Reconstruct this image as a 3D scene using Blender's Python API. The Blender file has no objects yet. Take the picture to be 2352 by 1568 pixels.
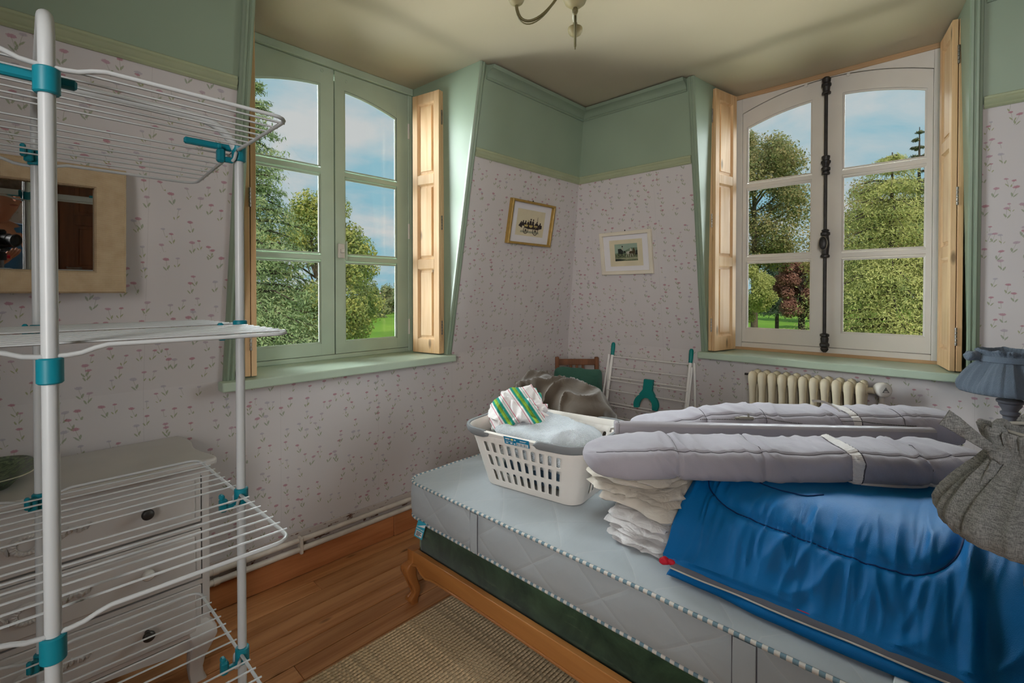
import bpy, math, random
import numpy as np
from mathutils import Vector, Matrix, noise
from math import sin, cos, pi, radians, sqrt

random.seed(7)
scene = bpy.context.scene
COL = scene.collection

# ------------------------------------------------------------------ camera
HC = 1.40                                   # lens height above the floor
FPX = 1102.0                                # focal length in pixels of the 2352 px wide frame
PITCH = 0.0122
cam_data = bpy.data.cameras.new('camera')
cam = bpy.data.objects.new('camera', cam_data)
COL.objects.link(cam)
cam_data.sensor_fit = 'HORIZONTAL'
cam_data.sensor_width = 36.0
cam_data.lens = 36.0 * FPX / 2352.0
cam_data.shift_y = -(784.0 - (670.0 + FPX * math.tan(PITCH))) / 2352.0
cam_data.clip_start = 0.02
cam_data.clip_end = 500
cam.location = (0, 0, HC)
cam.rotation_euler = (pi / 2 - PITCH, 0, radians(43.45) - pi / 2)
scene.camera = cam

# ------------------------------------------------------------------ colour management
scene.view_settings.view_transform = 'Standard'
scene.view_settings.look = 'None'
scene.view_settings.exposure = 0.25
scene.view_settings.gamma = 1.0
scene.view_settings.use_curve_mapping = False
scene.cycles.max_bounces = 5
scene.cycles.use_adaptive_sampling = True
scene.cycles.adaptive_threshold = 0.07
scene.cycles.diffuse_bounces = 3
scene.cycles.transparent_max_bounces = 10
scene.cycles.sample_clamp_indirect = 6.0
scene.cycles.caustics_reflective = False
scene.cycles.caustics_refractive = False

# ------------------------------------------------------------------ sky
world = bpy.data.worlds.new('sky')
scene.world = world
world.use_nodes = True
nt = world.node_tree
nt.nodes.clear()
def wn(t, **kw):
    n = nt.nodes.new(t)
    for k, v in kw.items():
        setattr(n, k, v)
    return n
w_out = wn('ShaderNodeOutputWorld'); w_bg = wn('ShaderNodeBackground')
w_tc = wn('ShaderNodeTexCoord'); w_sep = wn('ShaderNodeSeparateXYZ')
w_add = wn('ShaderNodeMath', operation='ADD'); w_add.inputs[1].default_value = 0.22
w_max = wn('ShaderNodeMath', operation='MAXIMUM'); w_max.inputs[1].default_value = 0.06
w_dx = wn('ShaderNodeMath', operation='DIVIDE'); w_dy = wn('ShaderNodeMath', operation='DIVIDE')
w_cmb = wn('ShaderNodeCombineXYZ')
w_noise = wn('ShaderNodeTexNoise'); w_noise.inputs['Scale'].default_value = 1.9
w_noise.inputs['Detail'].default_value = 7; w_noise.inputs['Roughness'].default_value = 0.56
w_noise.inputs['Distortion'].default_value = 0.25
w_ramp = wn('ShaderNodeValToRGB')
w_ramp.color_ramp.elements[0].position = 0.40; w_ramp.color_ramp.elements[0].color = (0, 0, 0, 1)
w_ramp.color_ramp.elements[1].position = 0.63; w_ramp.color_ramp.elements[1].color = (1, 1, 1, 1)
w_mix = wn('ShaderNodeMix', data_type='RGBA')
w_mix.inputs[6].default_value = (0.265, 0.48, 0.585, 1)      # clear blue
w_mix.inputs[7].default_value = (0.58, 0.59, 0.60, 1)       # cloud
L = nt.links.new
L(w_tc.outputs['Generated'], w_sep.inputs[0])
L(w_sep.outputs['Z'], w_add.inputs[0]); L(w_add.outputs[0], w_max.inputs[0])
L(w_sep.outputs['X'], w_dx.inputs[0]); L(w_max.outputs[0], w_dx.inputs[1])
L(w_sep.outputs['Y'], w_dy.inputs[0]); L(w_max.outputs[0], w_dy.inputs[1])
L(w_dx.outputs[0], w_cmb.inputs[0]); L(w_dy.outputs[0], w_cmb.inputs[1])
L(w_cmb.outputs[0], w_noise.inputs['Vector']); L(w_noise.outputs['Fac'], w_ramp.inputs[0])
L(w_ramp.outputs[0], w_mix.inputs[0]); L(w_mix.outputs[2], w_bg.inputs['Color'])
w_bg.inputs['Strength'].default_value = 0.86
L(w_bg.outputs[0], w_out.inputs['Surface'])

# ------------------------------------------------------------------ sun, window daylight and added rear fill
def lamp(name, kind, loc, energy, color=(1, 1, 1), aim=None, **kw):
    d = bpy.data.lights.new(name, kind)
    d.energy = energy; d.color = color
    for k, v in kw.items():
        setattr(d, k, v)
    o = bpy.data.objects.new(name, d)
    o.location = loc
    if aim is not None:
        o.rotation_euler = (Vector(aim) - Vector(loc)).to_track_quat('-Z', 'Y').to_euler()
    COL.objects.link(o)
    return o
lamp('sun', 'SUN', (-20, -30, 40), 3.1, (1.0, 0.93, 0.80), aim=(0, 0, 0), angle=radians(3))
SKYC = (0.88, 0.95, 1.0)
LAWNC = (1.0, 0.97, 0.86)
lamp('daylight_garden_window', 'AREA', (1.34, 4.35, 4.65), 3000, SKYC, aim=(1.4, 1.2, 0.9), shape='RECTANGLE', size=7.5, size_y=2.2)
lamp('daylight_park_window', 'AREA', (5.15, 0.62, 4.65), 3000, SKYC, aim=(2.0, 0.7, 0.9), shape='RECTANGLE', size=7.5, size_y=2.2)
lamp('lawn_bounce_garden_window', 'AREA', (1.34, 4.5, -1.2), 1700, LAWNC, aim=(1.5, 0.9, 2.7), shape='RECTANGLE', size=7.5, size_y=2.6)
lamp('lawn_bounce_park_window', 'AREA', (5.3, 0.62, -1.2), 1700, LAWNC, aim=(1.7, 0.8, 2.7), shape='RECTANGLE', size=7.5, size_y=2.6)
lamp('side_daylight_garden_window', 'AREA', (-0.9, 5.6, 2.4), 950, SKYC, aim=(1.33, 2.6, 1.8), shape='RECTANGLE', size=3.2, size_y=3.2)
lamp('side_daylight_park_window', 'AREA', (5.9, -2.3, 2.4), 480, SKYC, aim=(3.4, 0.62, 1.8), shape='RECTANGLE', size=3.2, size_y=3.2)
lamp('rear_fill_lamp', 'AREA', (-1.50, -0.55, 1.75), 24, (1.0, 0.98, 0.96), aim=(3.0, 1.9, 1.35), shape='RECTANGLE', size=1.2, size_y=1.5, spread=radians(84))  # fill lamp added behind the camera to brighten the room, no known source

# ------------------------------------------------------------------ mesh helpers
V = Vector
class MB:
    def __init__(s):
        s.v = []; s.f = []; s.m = []
    def add(s, vs, fs, mi=0):
        b = len(s.v)
        s.v.extend([tuple(p) for p in vs])
        for f in fs:
            s.f.append(tuple(i + b for i in f)); s.m.append(mi)
        return s
    def box(s, lo, hi, bev=0.0, M=None, mi=0):
        x0, y0, z0 = lo; x1, y1, z1 = hi
        if bev <= 0:
            vs = [V((x, y, z)) for x in (x0, x1) for y in (y0, y1) for z in (z0, z1)]
            fs = [(0, 1, 3, 2), (4, 6, 7, 5), (0, 4, 5, 1), (2, 3, 7, 6), (0, 2, 6, 4), (1, 5, 7, 3)]
        else:
            bev = min(bev, (x1 - x0) * .49, (y1 - y0) * .49, (z1 - z0) * .49)
            vs = []
            for ix in (0, 1):
                for iy in (0, 1):
                    for iz in (0, 1):
                        c = [(x0, x1)[ix], (y0, y1)[iy], (z0, z1)[iz]]
                        sg = [(1, -1)[ix], (1, -1)[iy], (1, -1)[iz]]
                        for a in range(3):          # vertex lying on the face of axis a
                            p = list(c)
                            for k in range(3):
                                if k != a: p[k] += sg[k] * bev
                            vs.append(V(p))
            def vi(ix, iy, iz, a): return (ix * 4 + iy * 2 + iz) * 3 + a
            fs = []
            for a in range(3):
                o = [k for k in range(3) if k != a]
                for sd in (0, 1):
                    q = []
                    for (p, r) in ((0, 0), (1, 0), (1, 1), (0, 1)):
                        t = [0, 0, 0]; t[a] = sd; t[o[0]] = p; t[o[1]] = r
                        q.append(vi(*t, a))
                    fs.append(tuple(q))
                for p in (0, 1):
                    for r in (0, 1):
                        t = [0, 0, 0]; t[o[0]] = p; t[o[1]] = r
                        t2 = list(t); t2[a] = 1
                        fs.append((vi(*t, o[0]), vi(*t2, o[0]), vi(*t2, o[1]), vi(*t, o[1])))
            for i in range(8):
                fs.append((i * 3, i * 3 + 1, i * 3 + 2))
        if M is not None: vs = [M @ p for p in vs]
        return s.add(vs, fs, mi)
    def tube(s, pts, r, n=8, closed=False, mi=0, flat=1.0):
        pts = [V(p) for p in pts]; N = len(pts)
        rr = r if isinstance(r, (list, tuple)) else [r] * N
        nrm = None; vs = []
        for i, p in enumerate(pts):
            if closed: t = pts[(i + 1) % N] - pts[i - 1]
            else: t = pts[min(i + 1, N - 1)] - pts[max(i - 1, 0)]
            t.normalize()
            if nrm is None:
                ref = V((0, 0, 1)) if abs(t.z) < .9 else V((1, 0, 0))
                nrm = (ref - t * ref.dot(t)).normalized()
            else:
                nrm = nrm - t * nrm.dot(t)
                nrm = nrm.normalized() if nrm.length > 1e-6 else t.orthogonal().normalized()
            b = t.cross(nrm)
            for k in range(n):
                a = 2 * pi * k / n
                vs.append(p + (nrm * cos(a) * flat + b * sin(a)) * rr[i])
        fs = []
        for i in range(N if closed else N - 1):
            j = (i + 1) % N
            for k in range(n):
                k2 = (k + 1) % n
                fs.append((i * n + k, i * n + k2, j * n + k2, j * n + k))
        if not closed:
            fs.append(tuple(range(n - 1, -1, -1))); fs.append(tuple((N - 1) * n + k for k in range(n)))
        return s.add(vs, fs, mi)
    def lathe(s, prof, n=24, M=None, mi=0):
        M = M or Matrix.Identity(4)
        vs = []; fs = []
        for (r, z) in prof:
            for k in range(n):
                a = 2 * pi * k / n
                vs.append(M @ V((r * cos(a), r * sin(a), z)))
        for i in range(len(prof) - 1):
            for k in range(n):
                k2 = (k + 1) % n
                fs.append((i * n + k, i * n + k2, (i + 1) * n + k2, (i + 1) * n + k))
        if prof[0][0] > 1e-6: fs.append(tuple(range(n - 1, -1, -1)))
        if prof[-1][0] > 1e-6: fs.append(tuple((len(prof) - 1) * n + k for k in range(n)))
        return s.add(vs, fs, mi)
    def prism(s, poly, fn, d0, d1, mi=0):
        """poly: 2-D points; fn(a, b, d) -> 3-D; extruded from d0 to d1"""
        n = len(poly)
        vs = [V(fn(a, b, d0)) for a, b in poly] + [V(fn(a, b, d1)) for a, b in poly]
        fs = [tuple(range(n - 1, -1, -1)), tuple(range(n, 2 * n))]
        fs += [(i, (i + 1) % n, n + (i + 1) % n, n + i) for i in range(n)]
        return s.add(vs, fs, mi)
    def grid(s, P, cu=False, cv=False, mi=0):
        nu = len(P); nv = len(P[0])
        vs = [p for row in P for p in row]
        fs = []
        for i in range(nu if cu else nu - 1):
            for j in range(nv if cv else nv - 1):
                i2 = (i + 1) % nu; j2 = (j + 1) % nv
                fs.append((i * nv + j, i2 * nv + j, i2 * nv + j2, i * nv + j2))
        return s.add(vs, fs, mi)
    def sweep(s, prof, a, b, eu, ev, a_shift=None, mi=0):
        """straight moulding: profile (u, v) carried from a to b"""
        a = V(a); b = V(b); eu = V(eu); ev = V(ev)
        n = len(prof)
        vs = [a + eu * u + ev * w for u, w in prof] + [b + eu * u + ev * w for u, w in prof]
        fs = [tuple(range(n - 1, -1, -1)), tuple(range(n, 2 * n))]
        fs += [(i, (i + 1) % n, n + (i + 1) % n, n + i) for i in range(n)]
        return s.add(vs, fs, mi)

WL = {}
def make(name, mb, mats, parent=None, smooth=None, uv=None, kind=None, label=None, cat=None, group=None, recalc=True, merge=0):
    if not isinstance(mats, (list, tuple)): mats = [mats]
    arr = np.array(mb.v, dtype=float)
    c = (arr.min(0) + arr.max(0)) / 2
    if parent is None and kind != 'structure':
        c[2] = arr[:, 2].min()
    me = bpy.data.meshes.new(name)
    me.from_pydata((arr - c).tolist(), [], mb.f)
    for m in mats: me.materials.append(m)
    if len(mats) > 1:
        me.polygons.foreach_set('material_index', mb.m)
    if recalc:
        import bmesh
        bm = bmesh.new(); bm.from_mesh(me)
        if merge: bmesh.ops.remove_doubles(bm, verts=bm.verts, dist=merge)
        bmesh.ops.recalc_face_normals(bm, faces=bm.faces)
        bm.to_mesh(me); bm.free()
    if uv is not None:
        ul = me.uv_layers.new(name='UVMap')
        idx = np.empty(len(me.loops), dtype=int); me.loops.foreach_get('vertex_index', idx)
        co = np.empty(len(me.vertices) * 3); me.vertices.foreach_get('co', co)
        co = co.reshape(-1, 3) + c
        if callable(uv): uvv = np.array([uv(*p) for p in co])
        else: uvv = np.array(uv)
        ul.data.foreach_set('uv', uvv[idx].astype(float).ravel())
    if smooth is not None:
        me.shade_smooth()
        if smooth < 179: me.set_sharp_from_angle(angle=radians(smooth))
    o = bpy.data.objects.new(name, me)
    COL.objects.link(o)
    place(o, V(c), parent)
    tag(o, label, cat, group, kind)
    return o
def place(o, wloc, parent):
    WL[o.name] = V(wloc)
    if parent is not None:
        o.parent = parent
        o.location = V(wloc) - WL[parent.name]
    else:
        o.location = wloc
def tag(o, label=None, cat=None, group=None, kind=None):
    if label: o['label'] = label
    if cat: o['category'] = cat
    if group: o['group'] = group
    if kind: o['kind'] = kind
    return o
def thing(name, loc, label=None, cat=None, group=None, kind=None):
    o = bpy.data.objects.new(name, None)
    o.empty_display_size = 0.1
    COL.objects.link(o)
    place(o, V(loc), None)
    return tag(o, label, cat, group, kind)
def clone(o, wloc, parent, name=None):
    """copy of one mesh object, sharing its mesh"""
    c = o.copy(); COL.objects.link(c)
    if name: c.name = name
    c.parent = None
    for k in ('label', 'category', 'group'):
        if k in c and parent is not None: del c[k]
    place(c, V(wloc), parent)
    return c

# ------------------------------------------------------------------ material helpers
class NT:
    def __init__(s, name):
        s.mat = bpy.data.materials.new(name); s.mat.use_nodes = True
        s.t = s.mat.node_tree; s.t.nodes.clear()
        s.out = s.n('ShaderNodeOutputMaterial')
        s.bs = s.n('ShaderNodeBsdfPrincipled')
        s.l(s.bs.outputs[0], s.out.inputs['Surface'])
        s.bs.inputs['Specular IOR Level'].default_value = 0.3
    def n(s, t, **kw):
        n = s.t.nodes.new(t)
        for k, v in kw.items(): setattr(n, k, v)
        return n
    def l(s, a, b): s.t.links.new(a, b)
    def val(s, sock, v):
        if hasattr(v, 'is_linked') or hasattr(v, 'links'): s.l(v, sock)
        else: sock.default_value = v
    def math(s, op, a, b=0.0, c=None, clamp=False):
        n = s.n('ShaderNodeMath', operation=op, use_clamp=clamp)
        s.val(n.inputs[0], a); s.val(n.inputs[1], b)
        if c is not None: s.val(n.inputs[2], c)
        return n.outputs[0]
    def mix(s, f, a, b, mode='MIX'):
        n = s.n('ShaderNodeMix', data_type='RGBA', blend_type=mode)
        s.val(n.inputs[0], f)
        for k, v in ((6, a), (7, b)):
            if isinstance(v, tuple): n.inputs[k].default_value = (*v[:3], 1)
            else: s.l(v, n.inputs[k])
        return n.outputs[2]
    def ramp(s, f, stops):
        n = s.n('ShaderNodeValToRGB'); cr = n.color_ramp
        while len(cr.elements) < len(stops): cr.elements.new(0.5)
        for e, (p, c) in zip(cr.elements, stops):
            e.position = p
            e.color = (c, c, c, 1) if not isinstance(c, tuple) else (*c[:3], 1)
        s.l(f, n.inputs[0]); return n.outputs[0]
    def coord(s, kind='Object', scale=(1, 1, 1), loc=(0, 0, 0), rot=(0, 0, 0)):
        tc = s.n('ShaderNodeTexCoord'); m = s.n('ShaderNodeMapping')
        m.inputs['Scale'].default_value = scale; m.inputs['Location'].default_value = loc; m.inputs['Rotation'].default_value = rot
        s.l(tc.outputs[kind], m.inputs['Vector']); return m.outputs[0]
    def world(s, scale=(1, 1, 1)):
        g = s.n('ShaderNodeNewGeometry'); m = s.n('ShaderNodeMapping')
        m.inputs['Scale'].default_value = scale
        s.l(g.outputs['Position'], m.inputs['Vector']); return m.outputs[0]
    def noise(s, vec, scale=5, detail=4, rough=0.5, dist=0.0, out='Fac'):
        n = s.n('ShaderNodeTexNoise')
        n.inputs['Scale'].default_value = scale; n.inputs['Detail'].default_value = detail
        n.inputs['Roughness'].default_value = rough; n.inputs['Distortion'].default_value = dist
        s.l(vec, n.inputs['Vector']); return n.outputs[out]
    def bump(s, h, strength=0.3, dist=0.01):
        n = s.n('ShaderNodeBump'); n.inputs['Strength'].default_value = strength; n.inputs['Distance'].default_value = dist
        s.l(h, n.inputs['Height']); s.l(n.outputs[0], s.bs.inputs['Normal'])
    def base(s, c):
        if isinstance(c, tuple): s.bs.inputs['Base Color'].default_value = (*c[:3], 1)
        else: s.l(c, s.bs.inputs['Base Color'])
    def set(s, **kw):
        for k, v in kw.items():
            s.bs.inputs[{'rough': 'Roughness', 'metal': 'Metallic', 'spec': 'Specular IOR Level', 'sheen': 'Sheen Weight',
                         'coat': 'Coat Weight', 'sss': 'Subsurface Weight'}[k]].default_value = v
        return s

def srgb(r, g, b):
    f = lambda c: (c / 255 / 12.92) if c / 255 <= 0.04045 else ((c / 255 + 0.055) / 1.055) ** 2.4
    return (f(r), f(g), f(b))
def simple(name, col, rough=0.6, var=0.12, vscale=8.0, bump=0.0, bscale=60.0, metal=0.0, spec=0.3, sheen=0.0):
    m = NT(name); m.set(rough=rough, metal=metal, spec=spec, sheen=sheen)
    c = m.coord()
    n = m.noise(c, vscale, 2)
    f = m.ramp(n, [(0.3, 0.0), (0.7, 1.0)])
    lo = tuple(x * (1 - var) for x in col); hi = tuple(min(1, x * (1 + var)) for x in col)
    m.base(m.mix(f, lo, hi))
    if bump: m.bump(m.noise(c, bscale, 3), bump, 0.004)
    return m.mat
def wood(name, c1, c2, axis=0, rough=0.5, grain=14.0, knots=False, spec=0.3, bump=0.12, c3=None):
    m = NT(name); m.set(rough=rough, spec=spec)
    oi = m.n('ShaderNodeObjectInfo')
    sc = [grain, grain, grain]; sc[axis] = grain * 0.07
    tc = m.n('ShaderNodeTexCoord'); add = m.n('ShaderNodeVectorMath', operation='ADD')
    m.l(tc.outputs['Object'], add.inputs[0])
    mul = m.n('ShaderNodeVectorMath', operation='SCALE'); mul.inputs['Scale'].default_value = 31.0
    cb = m.n('ShaderNodeCombineXYZ')
    for k in range(3): m.l(oi.outputs['Random'], cb.inputs[k])
    m.l(cb.outputs[0], mul.inputs[0]); m.l(mul.outputs[0], add.inputs[1])
    mp = m.n('ShaderNodeMapping'); mp.inputs['Scale'].default_value = sc
    m.l(add.outputs[0], mp.inputs['Vector'])
    n1 = m.noise(mp.outputs[0], 1.0, 6, 0.6, 1.2)
    n2 = m.noise(mp.outputs[0], 5.0, 3, 0.6)
    f = m.math('ADD', m.math('MULTIPLY', n1, 0.75), m.math('MULTIPLY', n2, 0.25))
    col = m.mix(m.ramp(f, [(0.36, 0.0), (0.62, 1.0)]), c1, c2)
    tint = m.math('MULTIPLY_ADD', oi.outputs['Random'], 0.22, 0.89)
    hs = m.n('ShaderNodeHueSaturation'); m.l(col, hs.inputs['Color']); m.l(tint, hs.inputs['Value'])
    col = hs.outputs[0]
    if knots:
        vo = m.n('ShaderNodeTexVoronoi'); vo.inputs['Scale'].default_value = 1.0
        mk = m.n('ShaderNodeMapping'); ks = [9.0, 9.0, 9.0]; ks[axis] = 3.2
        mk.inputs['Scale'].default_value = ks
        m.l(add.outputs[0], mk.inputs['Vector']); m.l(mk.outputs[0], vo.inputs['Vector'])
        kf = m.ramp(vo.outputs['Distance'], [(0.05, 1.0), (0.13, 0.0)])
        col = m.mix(m.math('MULTIPLY', kf, 0.8), col, tuple(x * 0.28 for x in c1))
    m.base(col)
    if bump: m.bump(f, bump, 0.003)
    return m.mat

# ================================================================== MATERIALS OF THE ROOM
GREEN = srgb(147, 163, 141)
M_green = simple('sage_green_paint', GREEN, 0.42, 0.05, 3.0, 0.0, 90, spec=0.4)
M_green_trim = simple('sage_green_gloss', tuple(x * 0.93 for x in GREEN), 0.36, 0.05, 5.0, 0.0, 60, spec=0.45)
M_green_win = simple('pale_green_window_paint', srgb(184, 200, 179), 0.4, 0.05, 5.0, 0.0, 60, spec=0.4)
M_border = simple('olive_green_border', srgb(168, 174, 142), 0.5, 0.06, 6.0, 0.0, 80)
M_ceil = simple('cream_ceiling_paint', srgb(198, 187, 164), 0.75, 0.04, 1.5, 0.0, 50)
M_white_win = simple('white_window_paint', srgb(226, 220, 212), 0.42, 0.04, 5.0, 0.0, 60, spec=0.4)
M_pine = wood('pine_shutter', srgb(214, 170, 122), srgb(232, 198, 154), 2, 0.5, 10.0, True, bump=0.06)
M_pine_strip = wood('bare_wood_strip', srgb(190, 152, 112), srgb(208, 172, 132), 1, 0.6, 12)
M_floor = wood('pine_floorboard', srgb(176, 116, 70), srgb(212, 154, 104), 0, 0.42, 11, True, spec=0.35, bump=0.1)
M_base = wood('stripped_pine_baseboard', srgb(172, 108, 66), srgb(204, 138, 90), 0, 0.55, 12, True)
M_iron = simple('dark_iron', srgb(62, 60, 60), 0.45, 0.25, 20, 0.2, 70, metal=0.6, spec=0.4)
M_steel = simple('steel_hinge', srgb(140, 134, 126), 0.4, 0.2, 30, metal=0.7)
M_dark = simple('dark_gap', srgb(30, 30, 28), 0.9, 0.1)
M_white_metal = simple('white_radiator_paint', srgb(222, 208, 180), 0.4, 0.06, 6, 0.05, 50, spec=0.45)
M_pipe = simple('worn_white_pipe_paint', srgb(214, 204, 192), 0.45, 0.12, 14, 0.12, 60)
M_outer = simple('grey_roof_outside', srgb(120, 120, 118), 0.8)

def glass_mat():
    m = NT('window_glass'); t = m.t
    t.nodes.remove(m.bs)
    tr = m.n('ShaderNodeBsdfTransparent'); tr.inputs['Color'].default_value = (0.97, 0.985, 0.975, 1)
    gl = m.n('ShaderNodeBsdfGlossy'); gl.inputs['Roughness'].default_value = 0.02
    fr = m.n('ShaderNodeFresnel'); fr.inputs['IOR'].default_value = 1.35
    mx = m.n('ShaderNodeMixShader')
    m.l(fr.outputs[0], mx.inputs[0]); m.l(tr.outputs[0], mx.inputs[1]); m.l(gl.outputs[0], mx.inputs[2])
    m.l(mx.outputs[0], m.out.inputs['Surface'])
    return m.mat
M_glass = glass_mat()

def wallpaper():
    m = NT('flower_sprig_wallpaper'); m.set(rough=0.72, spec=0.2)
    tc = m.n('ShaderNodeTexCoord')
    uv = tc.outputs['UV']
    base = m.mix(m.noise(uv, 2.5, 3), srgb(202, 195, 194), srgb(211, 204, 202))
    col = base
    for k, (sc, off, hw, hh, stem) in enumerate([(12.2, (0, 0, 0), .0115, .0062, .043), (10.8, (3.37, 1.73, 0), .0100, .0054, .038)]):
        mp = m.n('ShaderNodeMapping'); mp.inputs['Location'].default_value = off
        m.l(uv, mp.inputs['Vector'])
        vo = m.n('ShaderNodeTexVoronoi', voronoi_dimensions='2D'); vo.inputs['Scale'].default_value = sc
        vo.inputs['Randomness'].default_value = 0.92
        m.l(mp.outputs[0], vo.inputs['Vector'])
        sub = m.n('ShaderNodeVectorMath', operation='SUBTRACT')
        m.l(mp.outputs[0], sub.inputs[0]); m.l(vo.outputs['Position'], sub.inputs[1])
        sp = m.n('ShaderNodeSeparateXYZ'); m.l(sub.outputs[0], sp.inputs[0])
        cs = m.n('ShaderNodeSeparateColor'); m.l(vo.outputs['Color'], cs.inputs[0])
        r1, r2, r3 = cs.outputs[0], cs.outputs[1], cs.outputs[2]
        tilt = m.math('MULTIPLY_ADD', r1, 0.7, -0.35)
        y = sp.outputs['Y']
        x = m.math('SUBTRACT', sp.outputs['X'], m.math('MULTIPLY', tilt, y))
        size = m.math('MULTIPLY_ADD', r2, 0.5, 0.7)
        wob = m.noise(mp.outputs[0], 260, 2)
        def ell(cx, cy, a, b, rot=0.0):
            dx = m.math('SUBTRACT', x, cx); dy = m.math('SUBTRACT', y, cy)
            if rot:
                dx2 = m.math('ADD', m.math('MULTIPLY', dx, cos(rot)), m.math('MULTIPLY', dy, sin(rot)))
                dy = m.math('SUBTRACT', m.math('MULTIPLY', dy, cos(rot)), m.math('MULTIPLY', dx, sin(rot))); dx = dx2
            dx = m.math('DIVIDE', dx, m.math('MULTIPLY', size, a)); dy = m.math('DIVIDE', dy, m.math('MULTIPLY', size, b))
            q = m.math('SQRT', m.math('ADD', m.math('MULTIPLY', dx, dx), m.math('MULTIPLY', dy, dy)))
            q = m.math('ADD', q, m.math('MULTIPLY_ADD', wob, 0.9, -0.45))
            return m.ramp(q, [(0.75, 1.0), (1.0, 0.0)])
        head = ell(0, 0, hw, hh)
        l1 = ell(.006, -stem * .72, .0035, .010, -0.5)
        l2 = ell(-.006, -stem * .85, .003, .010, 0.6)
        sx = m.math('ABSOLUTE', m.math('SUBTRACT', x, m.math('MULTIPLY', m.math('MULTIPLY', y, y), 3.0)))
        stf = m.math('MULTIPLY', m.math('LESS_THAN', sx, 0.0011),
                     m.math('MULTIPLY', m.math('LESS_THAN', y, 0.0), m.math('GREATER_THAN', y, -stem)))
        keep = m.math('GREATER_THAN', r3, 0.14)
        leafc = m.mix(r2, srgb(150, 152, 92), srgb(140, 150, 124))
        headc = m.ramp(r3, [(0.3, srgb(168, 160, 172)), (0.5, srgb(176, 120, 140)), (0.75, srgb(170, 92, 112))])
        fl = m.math('MULTIPLY', m.math('MAXIMUM', l1, l2), keep)
        col = m.mix(m.math('MULTIPLY', m.math('MULTIPLY', stf, keep), 0.45), col, srgb(150, 150, 130))
        col = m.mix(m.math('MULTIPLY', fl, 0.75), col, leafc)
        col = m.mix(m.math('MULTIPLY', m.math('MULTIPLY', head, keep), 0.68), col, headc)
    # paper seams every 53 cm
    s2 = m.n('ShaderNodeSeparateXYZ'); m.l(uv, s2.inputs[0])
    fr = m.math('FRACT', m.math('DIVIDE', m.math('ADD', s2.outputs['X'], 0.418), 0.53))
    seam = m.math('LESS_THAN', m.math('ABSOLUTE', m.math('SUBTRACT', fr, 0.5)), 0.0016)
    col = m.mix(m.math('MULTIPLY', seam, 0.25), col, srgb(150, 142, 140))
    m.base(col)
    return m.mat
M_paper = wallpaper()

# ================================================================== ROOM SHELL
XR, YL = 3.205, 2.395           # knee walls
TL, TR = 0.185, 0.1375          # inward lean above the sills
ZS = 1.005                      # sill height
ZC = 2.745                      # ceiling
ZB = 2.222                      # bottom edge of the border
XB, YB = -1.6, -1.9             # walls behind the camera
def yl(z): return YL - TL * max(0, z - ZS)
def xr(z): return XR - TR * max(0, z - ZS)
LX0, LX1 = 0.70, 1.912          # dormer opening in the left wall
RY0, RY1 = -0.005, 1.243        # dormer opening in the right wall
YW, XW = 2.70, 3.49             # window planes (room face)
LW0, LW1 = 0.795, 1.875         # window width left
RW0, RW1 = 0.095, 1.165

# floor: joists below and each board a part of its own
floor = thing('floor', (0.8, 0.25, 0), kind='structure')
mb = MB(); mb.box((XB, YB, -0.20), (XR + .3, YL + .3, -0.024))
make('subfloor', mb, M_dark, floor)
pw = 0.094
y = YL - 0.012; k = 0
rnd = random.Random(3)
while y - pw > YB:
    x = XB
    cut = XB + rnd.uniform(0.5, 4.0)
    for (x0, x1) in ((XB, cut), (cut, XR)):
        mb = MB(); mb.box((x0 + .0006, y - pw + .0023, -0.024), (x1 - .0008, y - .0023, rnd.uniform(-.0008, .0008)), 0.0024)
        make('floorboard', mb, M_floor, floor)
    y -= pw; k += 1

# left wall
def wall_left():
    mb = MB()
    t = 0.06
    mb.add([(XB, YL, 0), (XR, YL, 0), (XR, YL, ZS), (XB, YL, ZS)], [(0, 1, 2, 3)], 0)
    for (a, b) in ((XB, LX0), (LX1, XR)):
        for (z0, z1, mi) in ((ZS, ZB + .02, 0), (ZB + .02, ZC, 1)):
            xa, xb = a, b
            pts = [(a, yl(z0), z0), (b if b < XR else xr(z0), yl(z0), z0), (b if b < XR else xr(z1), yl(z1), z1), (a, yl(z1), z1)]
            mb.add(pts, [(0, 1, 2, 3)], mi)
    return make('wall_left', mb, [M_paper, M_green], kind='structure', uv=lambda x, y, z: (x, z), recalc=False)
wall_left()
def wall_right():
    mb = MB()
    mb.add([(XR, YB, 0), (XR, YL, 0), (XR, YL, ZS), (XR, YB, ZS)], [(0, 1, 2, 3)], 0)
    for (a, b) in ((YB, RY0), (RY1, YL)):
        for (z0, z1, mi) in ((ZS, ZB + .02, 0), (ZB + .02, ZC, 1)):
            pts = [(xr(z0), a, z0), (xr(z0), b if b < YL else yl(z0), z0), (xr(z1), b if b < YL else yl(z1), z1), (xr(z1), a, z1)]
            mb.add(pts, [(0, 1, 2, 3)], mi)
    return make('wall_right', mb, [M_paper, M_green], kind='structure', uv=lambda x, y, z: (y + 7.3, z), recalc=False)
wall_right()
# walls behind the camera
mb = MB(); mb.box((XB - .1, YB, 0), (XB, YL, ZC))
make('wall_back', mb, M_paper, kind='structure', uv=lambda x, y, z: (y, z))
mb = MB(); mb.box((XB, YB - .1, 0), (XR, YB, ZC))
make('wall_near', mb, M_paper, kind='structure', uv=lambda x, y, z: (x, z))
mb = MB(); mb.box((XB - .1, YB - .1, ZC), (XW + .10, YW + .10, ZC + .1))
make('ceiling', mb, M_ceil, kind='structure')

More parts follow.
